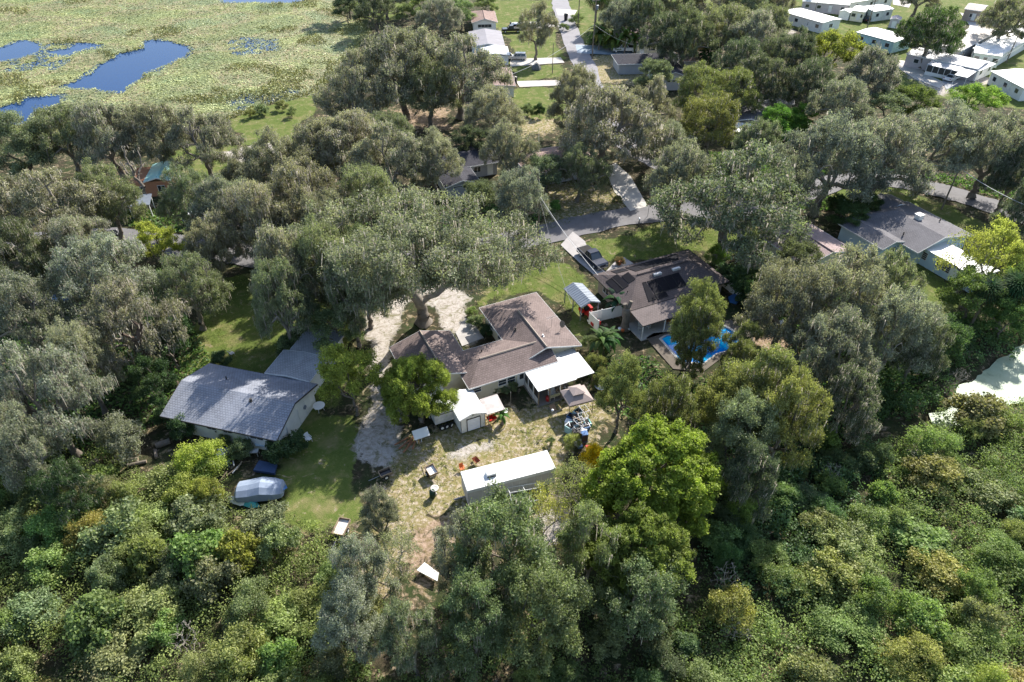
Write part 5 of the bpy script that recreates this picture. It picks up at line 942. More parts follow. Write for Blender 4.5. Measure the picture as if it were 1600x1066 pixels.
# ------------------------------------------------------------------ plants
def skeleton(rg, base, fork, r0, targets, jit=0.35, fork_n=5):
    pos = [np.array(base, float)]; par = [-1]; fork = np.array(fork, float)
    for i in range(1, fork_n+1):
        t = i/fork_n; p = pos[0]+(fork-pos[0])*t+np.append(rg.normal(0, 0.12, 2), 0)*(t < 1); pos.append(p); par.append(i-1)
    dist = [0.0]*(fork_n+1); fi = fork_n
    order = np.argsort([np.linalg.norm(t-fork) for t in targets]); ends = []
    for k in order:
        t = targets[k]; A_ = np.array(pos[fi-1:]); D_ = np.array(dist[fi-1:])
        d = np.linalg.norm(A_-t, axis=1)+0.45*D_+1.2*np.maximum(0, A_[:,2]-t[2]); j = int(np.argmin(d))+fi-1
        L = np.linalg.norm(t-pos[j]); n = max(2, int(L/1.1)); a = pos[j]; prev = j
        side = rg.normal(0, jit*min(1, L/4), 3); 
        for i in range(1, n+1):
            u = i/n; p = a+(t-a)*u+side*math.sin(math.pi*u)+rg.normal(0, 0.07, 3)*(i < n)+np.array([0,0,0.10*L*math.sin(math.pi*u)])
            pos.append(p); par.append(prev); dist.append(dist[prev]+L/n); prev = len(pos)-1
        ends.append(prev)
    w = np.zeros(len(pos)); w[ends] = 1
    for i in range(len(pos)-1, 0, -1): w[par[i]] += w[i]
    rad = r0*np.maximum(w/w[0], 1e-4)**0.47; rad = np.maximum(rad, 0.022*max(1, r0*2.0))
    for i in range(0, fork_n+1): rad[i] = r0*(1.0-0.18*i/fork_n)
    return np.array(pos), par, rad, fi
def tubes(pos, par, rad, ids, n, flare=0.0):
    V = []; F = []; ring = {}
    for i in ids:
        j = par[i]
        if j < 0: continue
        p, q = pos[j], pos[i]; d = q-p; L = np.linalg.norm(d)
        if L < 1e-5: continue
        d = d/L; a = np.cross(d, [0.3,0.5,0.81]); a /= np.linalg.norm(a); b = np.cross(d, a); ang = np.arange(n)*2*np.pi/n
        r1 = min(rad[j], rad[i]*1.25); r2 = rad[i]
        if flare and j == 0: r1 = rad[0]*(1+flare)
        c = np.outer(np.cos(ang), a)+np.outer(np.sin(ang), b); s = len(V)*1
        bumps = 1+0.16*np.sin(ang*3+i) if flare and j <= 1 else 1.0
        base = sum(len(v) for v in V); V.append(np.concatenate([p+c*(r1*bumps if np.isscalar(bumps) else (r1*bumps)[:,None]), q+d*r2*0.3+c*r2]))
        k = np.arange(n); F.append(np.stack([base+k, base+(k+1) % n, base+n+(k+1) % n, base+n+k], 1))
    return (np.concatenate(V), np.concatenate(F)) if V else None
def tube_mesh(name, data, m):
    me = quads(name, data[0], data[1], m); me.polygons.foreach_set('use_smooth', np.ones(len(data[1]), bool)); return me
def leaves_for(rg, clumps, nsub, nleaf, size, subr, flat=0.7, up=0.45, out=0.5, asp=0.6):
    """clumps: (x,y,z,r). Leaf clusters spread over each clump's shell, leaves spread around each cluster"""
    c = np.asarray(clumps); n = len(c); ns = n*nsub
    dr = rg.normal(size=(ns, 3)); dr[:, 2] = dr[:, 2]+0.35; dr = unit(dr); ci = np.repeat(np.arange(n), nsub)
    rr = c[ci, 3]*(0.45+0.6*rg.random(ns)); sub = c[ci, :3]+dr*rr[:, None]*[1, 1, flat]
    li = np.repeat(np.arange(ns), nleaf); off = rg.normal(size=(len(li), 3))*subr*[1, 1, 0.75]
    p = sub[li]+off; nr = unit(rg.normal(size=(len(li), 3))*0.85+dr[li]*out+[0, 0, up])
    v = 0.38*rg.random(n)[ci[li]]+0.38*rg.random(ns)[li]+0.24*rg.random(len(li))
    s = size*rg.uniform(0.6, 1.35, len(li)); return p, nr, s, v
def moss_mesh(rg, clumps, per, lmin, lmax, wd):
    c = np.asarray(clumps); n = len(c)*per; ci = np.repeat(np.arange(len(c)), per); th = rg.random(n)*2*np.pi; q = np.sqrt(rg.random(n))
    p = c[ci, :3]+np.stack([np.cos(th)*q*c[ci,3]*1.08, np.sin(th)*q*c[ci,3]*1.08, -0.15*c[ci,3]+rg.random(n)*0.75*c[ci,3]], 1)
    # gather into tufts
    tf = rg.integers(0, 5, n); p[:, :2] += 0; L = rg.uniform(lmin, lmax, n)*(0.5+0.7*rg.random(len(c))[ci]); w = wd*rg.uniform(0.5, 1.4, n); a = rg.random(n)*np.pi
    dx = np.stack([np.cos(a)*w, np.sin(a)*w, np.zeros(n)], 1); dn = np.stack([rg.normal(0, .12, n), rg.normal(0, .12, n), -L], 1)
    co = np.stack([p-dx, p+dx, p+dx*0.9+dn*0.55, p-dx*0.8+dn*0.55, p+dn+dx*.15, p+dn-dx*.1], 1).reshape(-1, 3); k = np.arange(n)*6
    q_ = np.concatenate([np.stack([k, k+1, k+2, k+3], 1), np.stack([k+3, k+2, k+4, k+5], 1)]); return quads('moss', co, q_, MOSS)
def dome_clumps(rg, R, z0, z1, nl, per, rl, rc, lobes=0.25, fill=0.5, aspect=1.0):
    """big lobes over a dome, small clumps over each lobe"""
    C = []; ph = rg.random(4)*6.28
    for i in range(nl):
        u = (i+0.5)/nl; th = i*2.39996+rg.normal(0, .25); el = math.asin(min(1, u**1.05)); r_ = R*(1+lobes*math.sin(2*th+ph[0])*0.6+lobes*0.5*math.sin(3*th+ph[1]))
        k = rg.uniform(0.72, 0.88); x = math.cos(el)*math.cos(th)*r_*k; y = math.cos(el)*math.sin(th)*r_*k*aspect; z = z0+(z1-z0)*(0.12+0.76*math.sin(el)*rg.uniform(0.8, 1.05))
        if rg.random() < 0.10: continue
        R_ = rl*rg.uniform(0.75, 1.25)
        for j in range(per):
            d = rg.normal(size=3); d[2] = abs(d[2])*0.8-0.15; d[:2] += 0.35*np.array([math.cos(th), math.sin(th)])*math.cos(el); d /= np.linalg.norm(d); s = rg.uniform(0.55, 1.05)
            C.append([x+d[0]*R_*s, y+d[1]*R_*s, z+d[2]*R_*s*0.75, rc*rg.uniform(0.5, 1.4)])
    for j in range(int(nl*per*0.1*fill)):
        th = rg.random()*6.28; q = R*0.6*math.sqrt(rg.random()); C.append([math.cos(th)*q, math.sin(th)*q, z0+(z1-z0)*rg.uniform(0.2, 0.6), rc])
    return np.array(C)
PROTO = {}
def make_proto(key, seed, H, clumps, fork, r0, nsub, nleaf, size, subr, leafm=None, moss=0, mossl=(0.6,2.0), flat=0.7, trunk_m=None, base=(0,0,0), up=0.45, asp=0.6, out=0.5, twig=None, mossw=0.06):
    rg = np.random.default_rng(seed); pos, par, rad, fi = skeleton(rg, base, fork, r0, clumps[:, :3]-np.array([0,0,1])*clumps[:, 3:4]*0.2)
    tm = trunk_m or BARK; d = {}
    d['trunk'] = tube_mesh('trunk', tubes(pos, par, rad, range(1, fi+1), 10, 0.55), tm); d['limbs'] = tube_mesh('limbs', tubes(pos, par, rad, range(fi+1, len(pos)), 5), twig or tm)
    if nleaf: p, nr, s, v = leaves_for(rg, clumps, nsub, nleaf, size, subr, flat, up, out); d['crown'] = scatter_leaves(p, nr, s, v, asp, 'crown', leafm or LEAF)
    if moss: d['hanging_moss'] = moss_mesh(rg, clumps, moss, *mossl, mossw)
    PROTO[key] = (H, d)
def R_(s): return np.random.default_rng(s)
for k in range(5):    # spreading live oaks, R 8, H 13
    C_ = dome_clumps(R_(100+k), 7.6, 3.0, 12.4, [19,22,20,24,21][k], 11, 2.2, 0.9, 0.28)
    make_proto('oak%d' % k, 200+k, 13, C_, (R_(k).normal(0,.5), R_(k+9).normal(0,.5), 3.4), 0.55, 17, [11,9,12,10,9][k], 0.125, 0.25, moss=[13,5,9,4,20][k], mossl=(0.3,1.2), twig=LIMB)
for k in range(3):    # loose feathery laurel/water oaks and melaleucas, R 6, H 14
    C_ = dome_clumps(R_(300+k), 5.6, 3.5, 14, [20,22,18][k], 9, 1.7, 0.75, 0.3)
    make_proto('laurel%d' % k, 400+k, 14, C_, (0, 0, 3.5), 0.36, 18, 12, 0.12, 0.27, moss=[0,3,5][k], flat=0.8)
C_ = dome_clumps(R_(31), 5.0, 2.4, 8.5, 34, 10, 1.25, 0.55, 0.06, 1.0); make_proto('camphor', 32, 9, C_, (0,0,1.4), 0.35, 24, 13, 0.09, 0.15, LEAF_BRIGHT, flat=0.9, out=0.8)
C_ = dome_clumps(R_(41), 6.6, 3.5, 16, 44, 10, 1.6, 0.58, 0.16, 0.7); make_proto('maple', 42, 16, C_, (0,0,3), 0.42, 22, 13, 0.13, 0.15, LEAF_BRIGHT, flat=1.35, out=0.4)
for k in range(2): C_ = dome_clumps(R_(50+k), 4.2, 2.6, 9.5, 13, 8, 1.3, 0.62, 0.25); make_proto('small%d' % k, 60+k, 10, C_, (0,0,2.2), 0.2, 16, 12, 0.12, 0.24, LEAF_BRIGHT)
for k in range(2): C_ = dome_clumps(R_(70+k), 4.2, 2.6, 9.5, 14, 7, 1.5, 0.75, 0.3); make_proto('sparse%d' % k, 80+k, 10, C_, (0,0,1.6), 0.17, 9, 5, 0.11, 0.30, trunk_m=TWIG)
for k in range(2): C_ = dome_clumps(R_(75+k), 2.0, 1.2, 4.2, 12, 8, 0.8, 0.5, 0.3); make_proto('bare%d' % k, 85+k, 4.4, C_, (0,0,0.8), 0.09, 0, 0, 0.1, 0.3, trunk_m=TWIG)
for k in range(6):    # shrubs R 1.8, H 3.2
    C_ = dome_clumps(R_(90+k), 1.7, 0.5, 3.1, [8,10,9,11,9,10][k], 5, 0.65, 0.42, 0.25)
    make_proto('shrub%d' % k, 95+k, 3.2, C_, (0,0,0.4), 0.07, [16,18,14,18,15,14][k], [14,14,14,13,14,12][k], [0.08,0.07,0.095,0.075,0.09,0.11][k], 0.16, LEAF_BRIGHT if k % 2 else LEAF, flat=0.9, asp=[.6,.5,.75,.45,.6,.8][k])
USED = set()
TREE_NAMES = {'oak': 'live_oak', 'laurel': 'laurel_oak', 'camphor': 'camphor_tree', 'maple': 'maple_tree', 'small': 'leafy_tree', 'sparse': 'sparse_tree', 'bare': 'bare_shrub', 'shrub': 'shrub'}
def plant(key, x, y, R, H, col, label, cat='tree', group=None, rz=None, base=0.0, lean=(0,0), name=None):
    H0, d = PROTO[key]; R0 = {'oak': 8.8, 'laurel': 6.6, 'camphor': 5.6, 'maple': 7.4, 'small': 4.9, 'sparse': 4.9, 'bare': 2.4, 'shrub': 2.1}[key.rstrip('0123456789')]
    e = empty(name or TREE_NAMES[key.rstrip('0123456789')], (x, y, base), random.uniform(0, 6.28) if rz is None else rz); e.scale = (R/R0, R/R0, H/H0); e.rotation_euler.x = lean[0]; e.rotation_euler.y = lean[1]
    tag(e, label, cat, group)
    for pn, me in d.items():
        o = link(pn, me, e)
        if pn == 'crown': o.color = (*col, 1)
        if pn == 'hanging_moss': o['kind'] = 'stuff'
    return e
def tree(cx, cy, rx, key, H, col, label, group=None, zc=None, **kw):
    zc = H*0.62 if zc is None else zc; p = G(cx, cy, zc); s = FOC/depth(p.x, p.y, zc); R = rx/s
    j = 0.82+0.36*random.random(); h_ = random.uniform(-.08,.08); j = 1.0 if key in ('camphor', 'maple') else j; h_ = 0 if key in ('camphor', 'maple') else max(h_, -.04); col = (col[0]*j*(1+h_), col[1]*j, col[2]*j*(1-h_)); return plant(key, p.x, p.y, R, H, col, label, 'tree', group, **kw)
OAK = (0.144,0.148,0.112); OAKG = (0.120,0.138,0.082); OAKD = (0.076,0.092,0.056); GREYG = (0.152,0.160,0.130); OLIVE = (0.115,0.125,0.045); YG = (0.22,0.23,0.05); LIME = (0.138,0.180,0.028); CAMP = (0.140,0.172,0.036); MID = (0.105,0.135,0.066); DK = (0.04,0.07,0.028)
T = tree
# --- row along the lake and the left side
T(25,215,62,'laurel0',15,OAKG,'thin crowned tree leaning at the far left edge before the lake')
T(95,205,62,'oak1',14,OAKG,'green oak below the small open water patch at the left')
T(165,200,70,'oak4',15,OAK,'oak thick with pale hanging moss right below the large open water patch')
T(238,205,55,'oak2',14,OAK,'greyish oak between the moss heavy one and the pale park lawn')
T(312,212,58,'oak0',13,OAK,'grey green oak whose dark trunk stands on the park lawn')
T(380,268,45,'oak1',11,OAK,'smaller oak on the park lawn edge with bare curved trunk')
T(70,315,100,'oak0',15,OAK,'broad oak at the left edge above the hidden road')
T(160,300,52,'oak3',13,OAKG,'dark oak left of the lilac metal roof')
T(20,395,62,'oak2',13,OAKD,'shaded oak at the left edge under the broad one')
T(120,375,60,'oak4',12,OAK,'moss draped oak over the hidden road left of the yellow green tree')
T(30,480,78,'oak1',14,OAK,'pale topped oak at the left edge level with the dark lawn')
T(150,425,82,'oak2',14,GREYG,'grey crowned oak left of the small yellow green tree')
T(190,500,85,'oak4',14,OAK,'oak draped with long moss over the dark lawn corner')
T(243,372,36,'small0',9,YG,'small round yellow green tree beside the crossing road')
T(290,440,62,'oak1',12,OAKG,'oak between the yellow green tree and the sunlit lawn')
T(60,610,88,'oak0',15,GREYG,'big grey oak on the left edge above the leaning mossy trunk')
T(120,560,60,'oak3',13,OAK,'oak crown between the big left edge oak and the grey roofed house')
T(20,690,62,'oak1',12,OAK,'dense crown at the left edge near the leaning trunk')
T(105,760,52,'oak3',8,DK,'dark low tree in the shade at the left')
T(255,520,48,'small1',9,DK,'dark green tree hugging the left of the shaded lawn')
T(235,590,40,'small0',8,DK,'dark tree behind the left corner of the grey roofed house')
T(355,320,60,'oak2',13,OAK,'oak behind the parked white car by the crossing road')
T(290,300,50,'oak1',12,OAKG,'oak covering the right of the orange house')
T(430,250,60,'oak3',13,OAK,'oak at the right end of the park lawn')
T(400,330,72,'oak4',15,OAK,'oak with curtains of moss left of the big spreading oak')
T(480,300,80,'oak0',15,OAK,'large mossy oak in the middle left above the crossing road')
T(440,402,62,'oak4',16,OAK,'mossy oak over the crossing road above the sunlit lawn', zc=11)
T(540,215,78,'oak4',14,OAK,'pinkish grey moss oak in front of the giant domed oaks')
T(500,225,60,'oak2',13,OAK,'oak nearest the green lake bank')
T(610,245,70,'oak0',14,OAK,'oak left of the dark slate roofed house')
T(680,245,48,'oak3',12,GREYG,'grey green oak touching the dark slate roof')
T(575,300,62,'oak1',13,OAKG,'oak in the gap between the mossy oaks and the big spreading one')
T(425,428,56,'oak1',15,OAKG,'oak crown over the left of the sunlit lawn', zc=12)
T(540,425,45,'oak2',15,OAKG,'oak crown above the far wing of the white house', zc=11)
T(465,440,52,'oak1',12,OAKG,'single trunk oak on the sunlit lawn right side', zc=8)
T(520,500,48,'small1',8,MID,'leafy tree over the far end of the white house wing')
T(570,450,55,'oak1',10,OAKG,'low oak over the left side of the sandy drive')
T(500,404,64,'oak3',16,OAKG,'oak casting its shade over the grey shingle roof', zc=10.5)
T(545,385,50,'oak2',13,OAKG,'oak over the crossing road left of the wide spreading oak', zc=9)
T(505,345,52,'oak1',14,OAK,'oak behind the wide spreading oak on its left')
T(330,385,45,'oak2',11,OAK,'oak over the crossing road right of the yellow green tree')
T(610,200,50,'oak1',9,OAKG,'small oak on bare ground under the giant domed oaks')
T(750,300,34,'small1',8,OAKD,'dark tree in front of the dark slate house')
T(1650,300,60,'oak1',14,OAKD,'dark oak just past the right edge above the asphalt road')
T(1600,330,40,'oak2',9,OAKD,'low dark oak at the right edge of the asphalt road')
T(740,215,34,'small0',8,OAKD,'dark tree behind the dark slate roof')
# --- giant domed oaks by the lake
T(548,130,66,'oak0',16,OAK,'left one of the giant domed oaks beside the lake'); T(625,95,88,'oak2',19,OAK,'tallest of the giant domed oaks beside the lake', rz=1.0); T(715,100,84,'oak0',18,OAK,'right one of the giant domed oaks beside the lake', rz=2.0)
T(668,135,60,'oak3',14,OAKG,'inner crown between the giant domed oaks')
T(770,165,52,'oak1',12,GREYG,'grey round oak below the right giant oak')
T(790,228,46,'oak3',12,GREYG,'silvery oak right of the dark slate roof'); T(812,300,52,'oak1',12,GREYG,'silvery willowy oak beside the utility pole on the road')
T(855,262,40,'small1',9,OAKD,'dark tree hiding the rose brown roof')
T(905,260,46,'oak3',10,OAKG,'green oak left of the thick trunk by the white driveway')
# --- mossy oak with thick trunk
T(955,180,98,'oak4',17,OAK,'great mossy oak with thick trunk beside the white concrete driveway', zc=11, rz=0.6)
T(900,145,50,'oak2',15,OAK,'upper left crown of oak touching the lane'); T(1010,160,50,'oak0',14,OAK,'oak crown right of the great mossy oak')
# --- right middle
T(1150,300,138,'oak0',17,OAKG,'very broad oak right of the crossing road above the solar house', rz=3.6)
T(1070,270,62,'oak2',14,OAK,'left shoulder oak of the very broad one'); T(1235,290,55,'oak1',13,OAK,'right shoulder oak of the very broad one')
T(1095,135,55,'oak3',12,OLIVE,'olive oak in front of the pale gable'); T(1150,135,48,'oak1',12,OLIVE,'olive oak left of the greyish roof'); T(1115,185,62,'oak3',12,OLIVE,'olive oak with golden tips below the pale gable')
T(1215,180,30,'small1',7,(0.08,0.16,0.03),'bright green leafy tree right of the cream gable'); T(1255,175,28,'small0',6,(0.09,0.17,0.03),'second bright green leafy tree right of the cream gable')
T(1185,222,45,'oak2',12,OAKG,'oak between the very broad oak and the cream gable house')
T(1045,215,40,'oak1',10,OAK,'small oak over the bend of the light grey lane')
T(1025,110,34,'small1',10,OAKG,'leafy tree in front of the dark slate roof wing')
T(1040,50,42,'oak1',15,OAKD,'dark oak beside the pinkish tan roof'); T(1075,50,48,'oak3',16,OAKD,'dark oak over the wooden fence'); T(1130,40,55,'oak2',15,OAKG,'oak with yellowish top in the upper right row')
T(1180,50,48,'oak4',15,OAK,'mossy oak left of the long white mobile home'); T(1205,35,40,'oak1',14,OAKG,'green oak next to the long white mobile home')
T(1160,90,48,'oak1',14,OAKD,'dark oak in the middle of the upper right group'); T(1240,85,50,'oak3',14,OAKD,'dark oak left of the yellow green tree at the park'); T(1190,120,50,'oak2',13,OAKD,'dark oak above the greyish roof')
T(1305,75,52,'small0',14,(0.17,0.19,0.045),'round yellow green tree beside the white mobile homes'); T(1270,125,48,'oak2',13,OAKD,'dark oak under the yellow green tree')
T(1365,110,52,'oak4',14,OAK,'brown tinged mossy oak left of the lanai mobile home'); T(1320,155,55,'oak1',13,OAK,'oak between the two grey oak groups at the right')
T(1005,20,42,'oak3',14,OAKD,'dark oak behind the palms'); T(965,25,36,'oak1',13,GREYG,'grey oak behind the tall palm')
T(1300,240,92,'oak3',17,GREYG,'big grey oak on the left of the right hand row', rz=0.3); T(1385,230,85,'oak1',16,GREYG,'big grey oak in the middle of the right hand row'); T(1470,215,82,'oak3',15,GREYG,'big grey oak right of the middle in the right hand row'); T(1555,228,80,'oak1',15,OAK,'big oak at the right edge above the asphalt road')
T(1590,265,50,'oak2',12,OAKD,'dark oak at the right edge beside the power line'); T(1430,150,40,'small1',9,(0.10,0.13,0.04),'small green tree below the white car of the park'); T(1530,150,42,'small0',9,(0.13,0.19,0.04),'bright green tree beneath the right edge mobile home')
T(1460,45,58,'oak2',15,(0.06,0.095,0.032),'round dark green tree among the mobile homes', rz=1); T(1575,25,44,'oak4',14,OAKG,'mossy tree at the top right corner')
T(1390,160,40,'small1',8,OAKG,'small round tree left of the park lane')
# --- top
T(838,28,38,'laurel2',14,OAK,'two stemmed tree with pale trunks by the lane', zc=10); T(690,18,40,'oak4',12,OAK,'mossy tree behind the giant oaks at the top'); T(650,12,30,'small0',10,MID,'green tree at the top left of the brown roofed house'); T(720,14,28,'small1',9,MID,'small green tree touching the tan brown roof'); T(585,8,38,'oak3',12,OAKD,'dark tree at the top shading the lake edge'); T(760,4,20,'small0',7,MID,'small tree at the top behind the tan brown roof')
T(540,8,24,'small1',8,OAKD,'small dark tree at the lake edge top')
# --- right group in front of house G
T(1235,470,88,'oak3',14,OAK,'grey olive oak behind the right white fence'); T(1320,450,85,'oak1',15,OAK,'large grey oak before the pinkish roof'); T(1300,540,80,'oak2',13,OAK,'grey oak with faded moss above the green pond'); T(1400,510,80,'oak3',13,OAK,'round greyish oak beside the green pond'); T(1390,440,52,'oak1',12,OAKG,'green oak in front of the pale blue house'); T(1440,535,46,'oak2',10,OAKD,'dark oak crown at the pond shore')
T(1330,620,60,'oak4',11,OAKD,'dim mossy oak in the shade above the lower thicket'); T(1250,400,45,'small1',9,OAKD,'dark tree beneath the very broad oak')
T(1535,380,50,'sparse0',12,(0.25,0.25,0.06),'thin yellow leaved tree over the white annex', zc=9); T(1575,370,50,'small0',12,(0.22,0.23,0.06),'yellow green tree at the right edge over the annex', zc=9)
T(1530,450,55,'small1',9,(0.09,0.13,0.04),'vine covered tree below the annex'); T(1590,450,45,'small0',9,(0.08,0.12,0.04),'vine covered tree at the right edge')
T(1478,520,45,'small1',7,(0.06,0.10,0.035),'low green tree on the upper pond shore'); T(1580,490,40,'small0',7,(0.07,0.12,0.04),'low green tree by the palms at the pond')
T(1330,330,34,'small1',6,DK,'dark bushy tree left of the charcoal roofs'); T(1350,315,30,'small0',6,DK,'dark bushy tree touching the charcoal roof')
# --- pool and olive trees
T(1095,470,46,'laurel0',12,OLIVE,'leaning olive tree over the pool, upper crown', zc=9); T(1092,503,42,'laurel1',11,OLIVE,'leaning olive tree over the middle of the pool', zc=7.5); T(1165,520,36,'laurel2',9,OLIVE,'olive tree crown right of the pool', zc=7)
T(1082,545,30,'laurel2',8,OLIVE,'slender olive tree between the two blue patches of the pool', zc=5.5)
T(1160,565,40,'laurel1',9,OLIVE,'olive tree hiding the right end of the pool', zc=6)
T(972,602,44,'laurel0',11,OLIVE,'olive tree in front of the stump fence'); T(1048,640,54,'laurel1',12,OLIVE,'olive tree below the pool'); T(1130,628,60,'laurel0',12,OLIVE,'tall olive tree below the pool right end'); T(1195,600,70,'laurel2',14,OLIVE,'olive tree right of the tall one below the pool'); T(1230,645,65,'laurel1',14,OLIVE,'rightmost olive tree above the shaded thicket'); T(1160,680,68,'laurel0',13,OAKG,'dim olive tree behind the bright green maple')
T(1175,740,50,'laurel2',11,OAKD,'shaded tree right of the bright green maple')
for i,(x,y,r,k) in enumerate([(1010,-8,40,'oak1'),(1065,-5,40,'oak3'),(1120,-8,42,'oak0'),(1170,-4,38,'oak2'),(1215,-12,36,'oak1'),(955,-6,30,'oak2'),(1440,-20,40,'oak3'),(1250,-40,40,'oak0'),(600,-20,34,'oak2'),(640,-25,34,'oak1'),(700,-22,30,'oak3'),(540,-20,30,'oak0')]):
    T(x,y,r,k,14,OAKG if i % 2 else OAK,['leftmost','second','third','fourth','fifth'][i]+' oak from the left in the top edge row behind the wooden fence' if i < 5 else ['oak at the top edge behind the tall palm','oak at the top edge beyond the mobile homes','oak at the top edge above the long white mobile home','left oak at the top edge near the lake','second oak at the top edge near the lake','oak at the top edge behind the tan brown roof','oak on the lake shore at the top edge'][i-5])
# --- heroes
T(653,609,60,'camphor',9,CAMP,'dense round bright green tree hiding the garage wall', zc=4.6)
T(1026,735,116,'maple',12.5,LIME,'huge bright lime green maple beside the junk heap', zc=8); T(1000,850,92,'maple',10,(0.11,0.14,0.032),'lower bright green tree joined to the huge lime maple', zc=7)
T(547,590,54,'small0',11,(0.14,0.16,0.035),'yellow green tree between the white house and the sandy drive', zc=5.5)
T(790,850,95,'laurel1',14,MID,'tall grey green laurel oak at the bottom centre', zc=9); T(850,940,90,'laurel0',13,MID,'dark green laurel oak below the office trailer', zc=8); T(720,860,55,'laurel2',12,GREYG,'grey green laurel oak beside the white sheet panel', zc=8); T(740,950,70,'laurel1',12,MID,'laurel oak at the bottom edge left of the centre', zc=8)
T(560,880,52,'laurel2',12,GREYG,'slim grey green laurel oak by the flat trailer', zc=8); T(540,960,62,'laurel0',11,GREYG,'slim laurel oak at the bottom left of centre', zc=7); T(590,800,36,'laurel0',9,GREYG,'upright grey green tree in the yard shade', zc=6)
T(925,850,60,'laurel2',12,MID,'shaded laurel oak between maple and centre trees', zc=7); T(640,985,58,'laurel2',11,OAKG,'leafy tree at the bottom edge with pale trunk', zc=7)
T(850,795,48,'sparse0',8,(0.20,0.21,0.06),'sparse yellowish tree over the canopy frame', zc=5.5); T(895,745,46,'sparse1',8,(0.18,0.20,0.08),'sparse twiggy tree at the right end of the office trailer', zc=5.5); T(925,790,44,'sparse0',8,(0.17,0.20,0.06),'sparse green tree right of the canopy frame', zc=5.5)
T(620,860,40,'sparse1',7,(0.16,0.17,0.10),'sparse pale twiggy tree on the bare ground', zc=4)
plant('shrub4', *G(928,712,2.2)[:2], 1.3, 3.6, (0.42,0.32,0.012), 'patch of golden yellow leaves beside the junk heap', 'shrub')
T(1000,930,75,'laurel1',9,MID,'dim laurel oak at the bottom right of centre', zc=5)
# hero: spreading oak with visible trunk by the sandy drive
b_ = G(662, 505); C_ = []; rg = R_(777)
for (cx, cy, rx, z) in [(530,340,48,12),(590,325,50,14),(650,322,50,15.5),(715,328,50,15.5),(770,355,48,13.5),(829,404,42,8),(810,375,38,11),(560,385,50,13),(620,380,50,14),(690,380,46,15),(745,395,46,14),(785,430,42,8.5),(510,405,42,11),(545,430,44,10.5),(590,440,40,11),(715,400,44,14.5),(480,370,38,11),(640,420,40,13),(600,418,42,12.5),(690,432,38,12),(740,435,40,11),(560,415,40,11.5),(660,355,45,16),(655,440,26,11.5),(580,468,34,8.5),(620,462,24,8.5),(770,405,40,11.5),(600,400,40,16),(555,395,40,15),(630,430,30,14),(580,430,36,13),(700,410,36,15)]:
    p = G(cx, cy, z)-b_; q = rx/(FOC/depth(p.x+b_.x, p.y+b_.y, z))
    for j in range(19):
        d = rg.normal(size=3); d[2] = abs(d[2])*0.7-0.2; d /= np.linalg.norm(d); s = rg.uniform(0.3, 1.15)*q
        C_.append([p.x+d[0]*s, p.y+d[1]*s, z+d[2]*s*0.6, rg.uniform(0.5, 1.3)])
make_proto('hero', 778, 1, np.array(C_), (-0.1, 0.2, 2.6), 0.78, 14, 9, 0.125, 0.30, twig=LIMB, moss=5, mossl=(0.5,1.6))
e = empty('live_oak', b_[:]); tag(e, 'wide spreading oak with pale forked trunk between the two sandy drives', 'tree')
for pn, me in PROTO['hero'][1].items():
    o = link(pn, me, e)
    if pn == 'crown': o.color = (0.128, 0.140, 0.092, 1)
    if pn == 'hanging_moss': o['kind'] = 'stuff'
# bare trunks seen through gaps
def bare_trunk(label, p0, p1, z1, r0, m=BARK, subs=3):
    a_ = G(*p0); b2 = G(*p1, z1)-a_; rg = R_(int(p0[0])); tg = [np.array(b2)+rg.normal(0, 1.1, 3)+[0,0,rg.uniform(-.5,1.5)] for _ in range(subs*3)]
    pos, par, rad, fi = skeleton(rg, (0,0,0), tuple(np.array(b2)*0.6), r0, np.array(tg)); e = empty('leaning_tree', a_[:]); tag(e, label, 'tree')
    tube_m = tube_mesh('trunk', tubes(pos, par, rad, range(1, fi+1), 10, 0.4), m); link('trunk', tube_m, e); link('limbs', tube_mesh('limbs', tubes(pos, par, rad, range(fi+1, len(pos)), 5), m), e)
    mm = moss_mesh(rg, np.array([[*t, 0.8] for t in tg]), 9, 0.3, 1.2, 0.05); link('hanging_moss', mm, e)['kind'] = 'stuff'
bare_trunk('leaning reddish trunk beside the left corner of the grey roofed house', (275,604), (205,520), 9, 0.42, BARK_RED)
bare_trunk('fat grey leaning trunk hung with moss at the left', (100,690), (35,640), 6, 0.6, BARK)
bare_trunk('pale bare leaning trunk above the open shed roof', (236,325), (205,255), 7, 0.3, BARK)
bare_trunk('dark curved trunk on the park lawn', (333,278), (310,215), 8, 0.3, BARK)
# palms
frond = MB(); nF = 9
for i in range(nF):
    t = i/nF; t2 = (i+1)/nF; f = lambda t: (t*2.1, 0, 0.9*math.sin(t*2.4)-1.0*t*t); w = lambda t: 0.34*math.sin(math.pi*min(1, t*0.9+0.1))+0.03
    a_, b2 = f(t), f(t2)
    for s in (-1, 1): frond.face([(a_[0],0,a_[2]),(b2[0],0,b2[2]),(b2[0]-0.05+0.12,s*w(t2),b2[2]-0.20*abs(w(t2))-0.1),(a_[0]+0.10,s*w(t),a_[2]-0.20*abs(w(t))-0.1)])
PALMM = leafmat('palm_leaf', 0.35, 0.1, gloss=-0.02); fr_me = frond.mesh('frond', PALMM)
fan = MB()
for i in range(11):
    an = (i-5)*0.21; c, s = math.cos(an), math.sin(an); r0, r1 = 0.9, 1.75
    fan.face([(0.75,0,0.55),(r0*c+0.0*s,r0*s-0.07,0.62),(0.2+r1*c,r1*s,0.2),(r0*c,r0*s+0.07,0.60)])
fan.rod((0,0,0),(0.8,0,0.55),0.03,n=4); fan_me = fan.mesh('fan_frond', PALMM); dead_me = fan.mesh('dead_frond', DEAD)
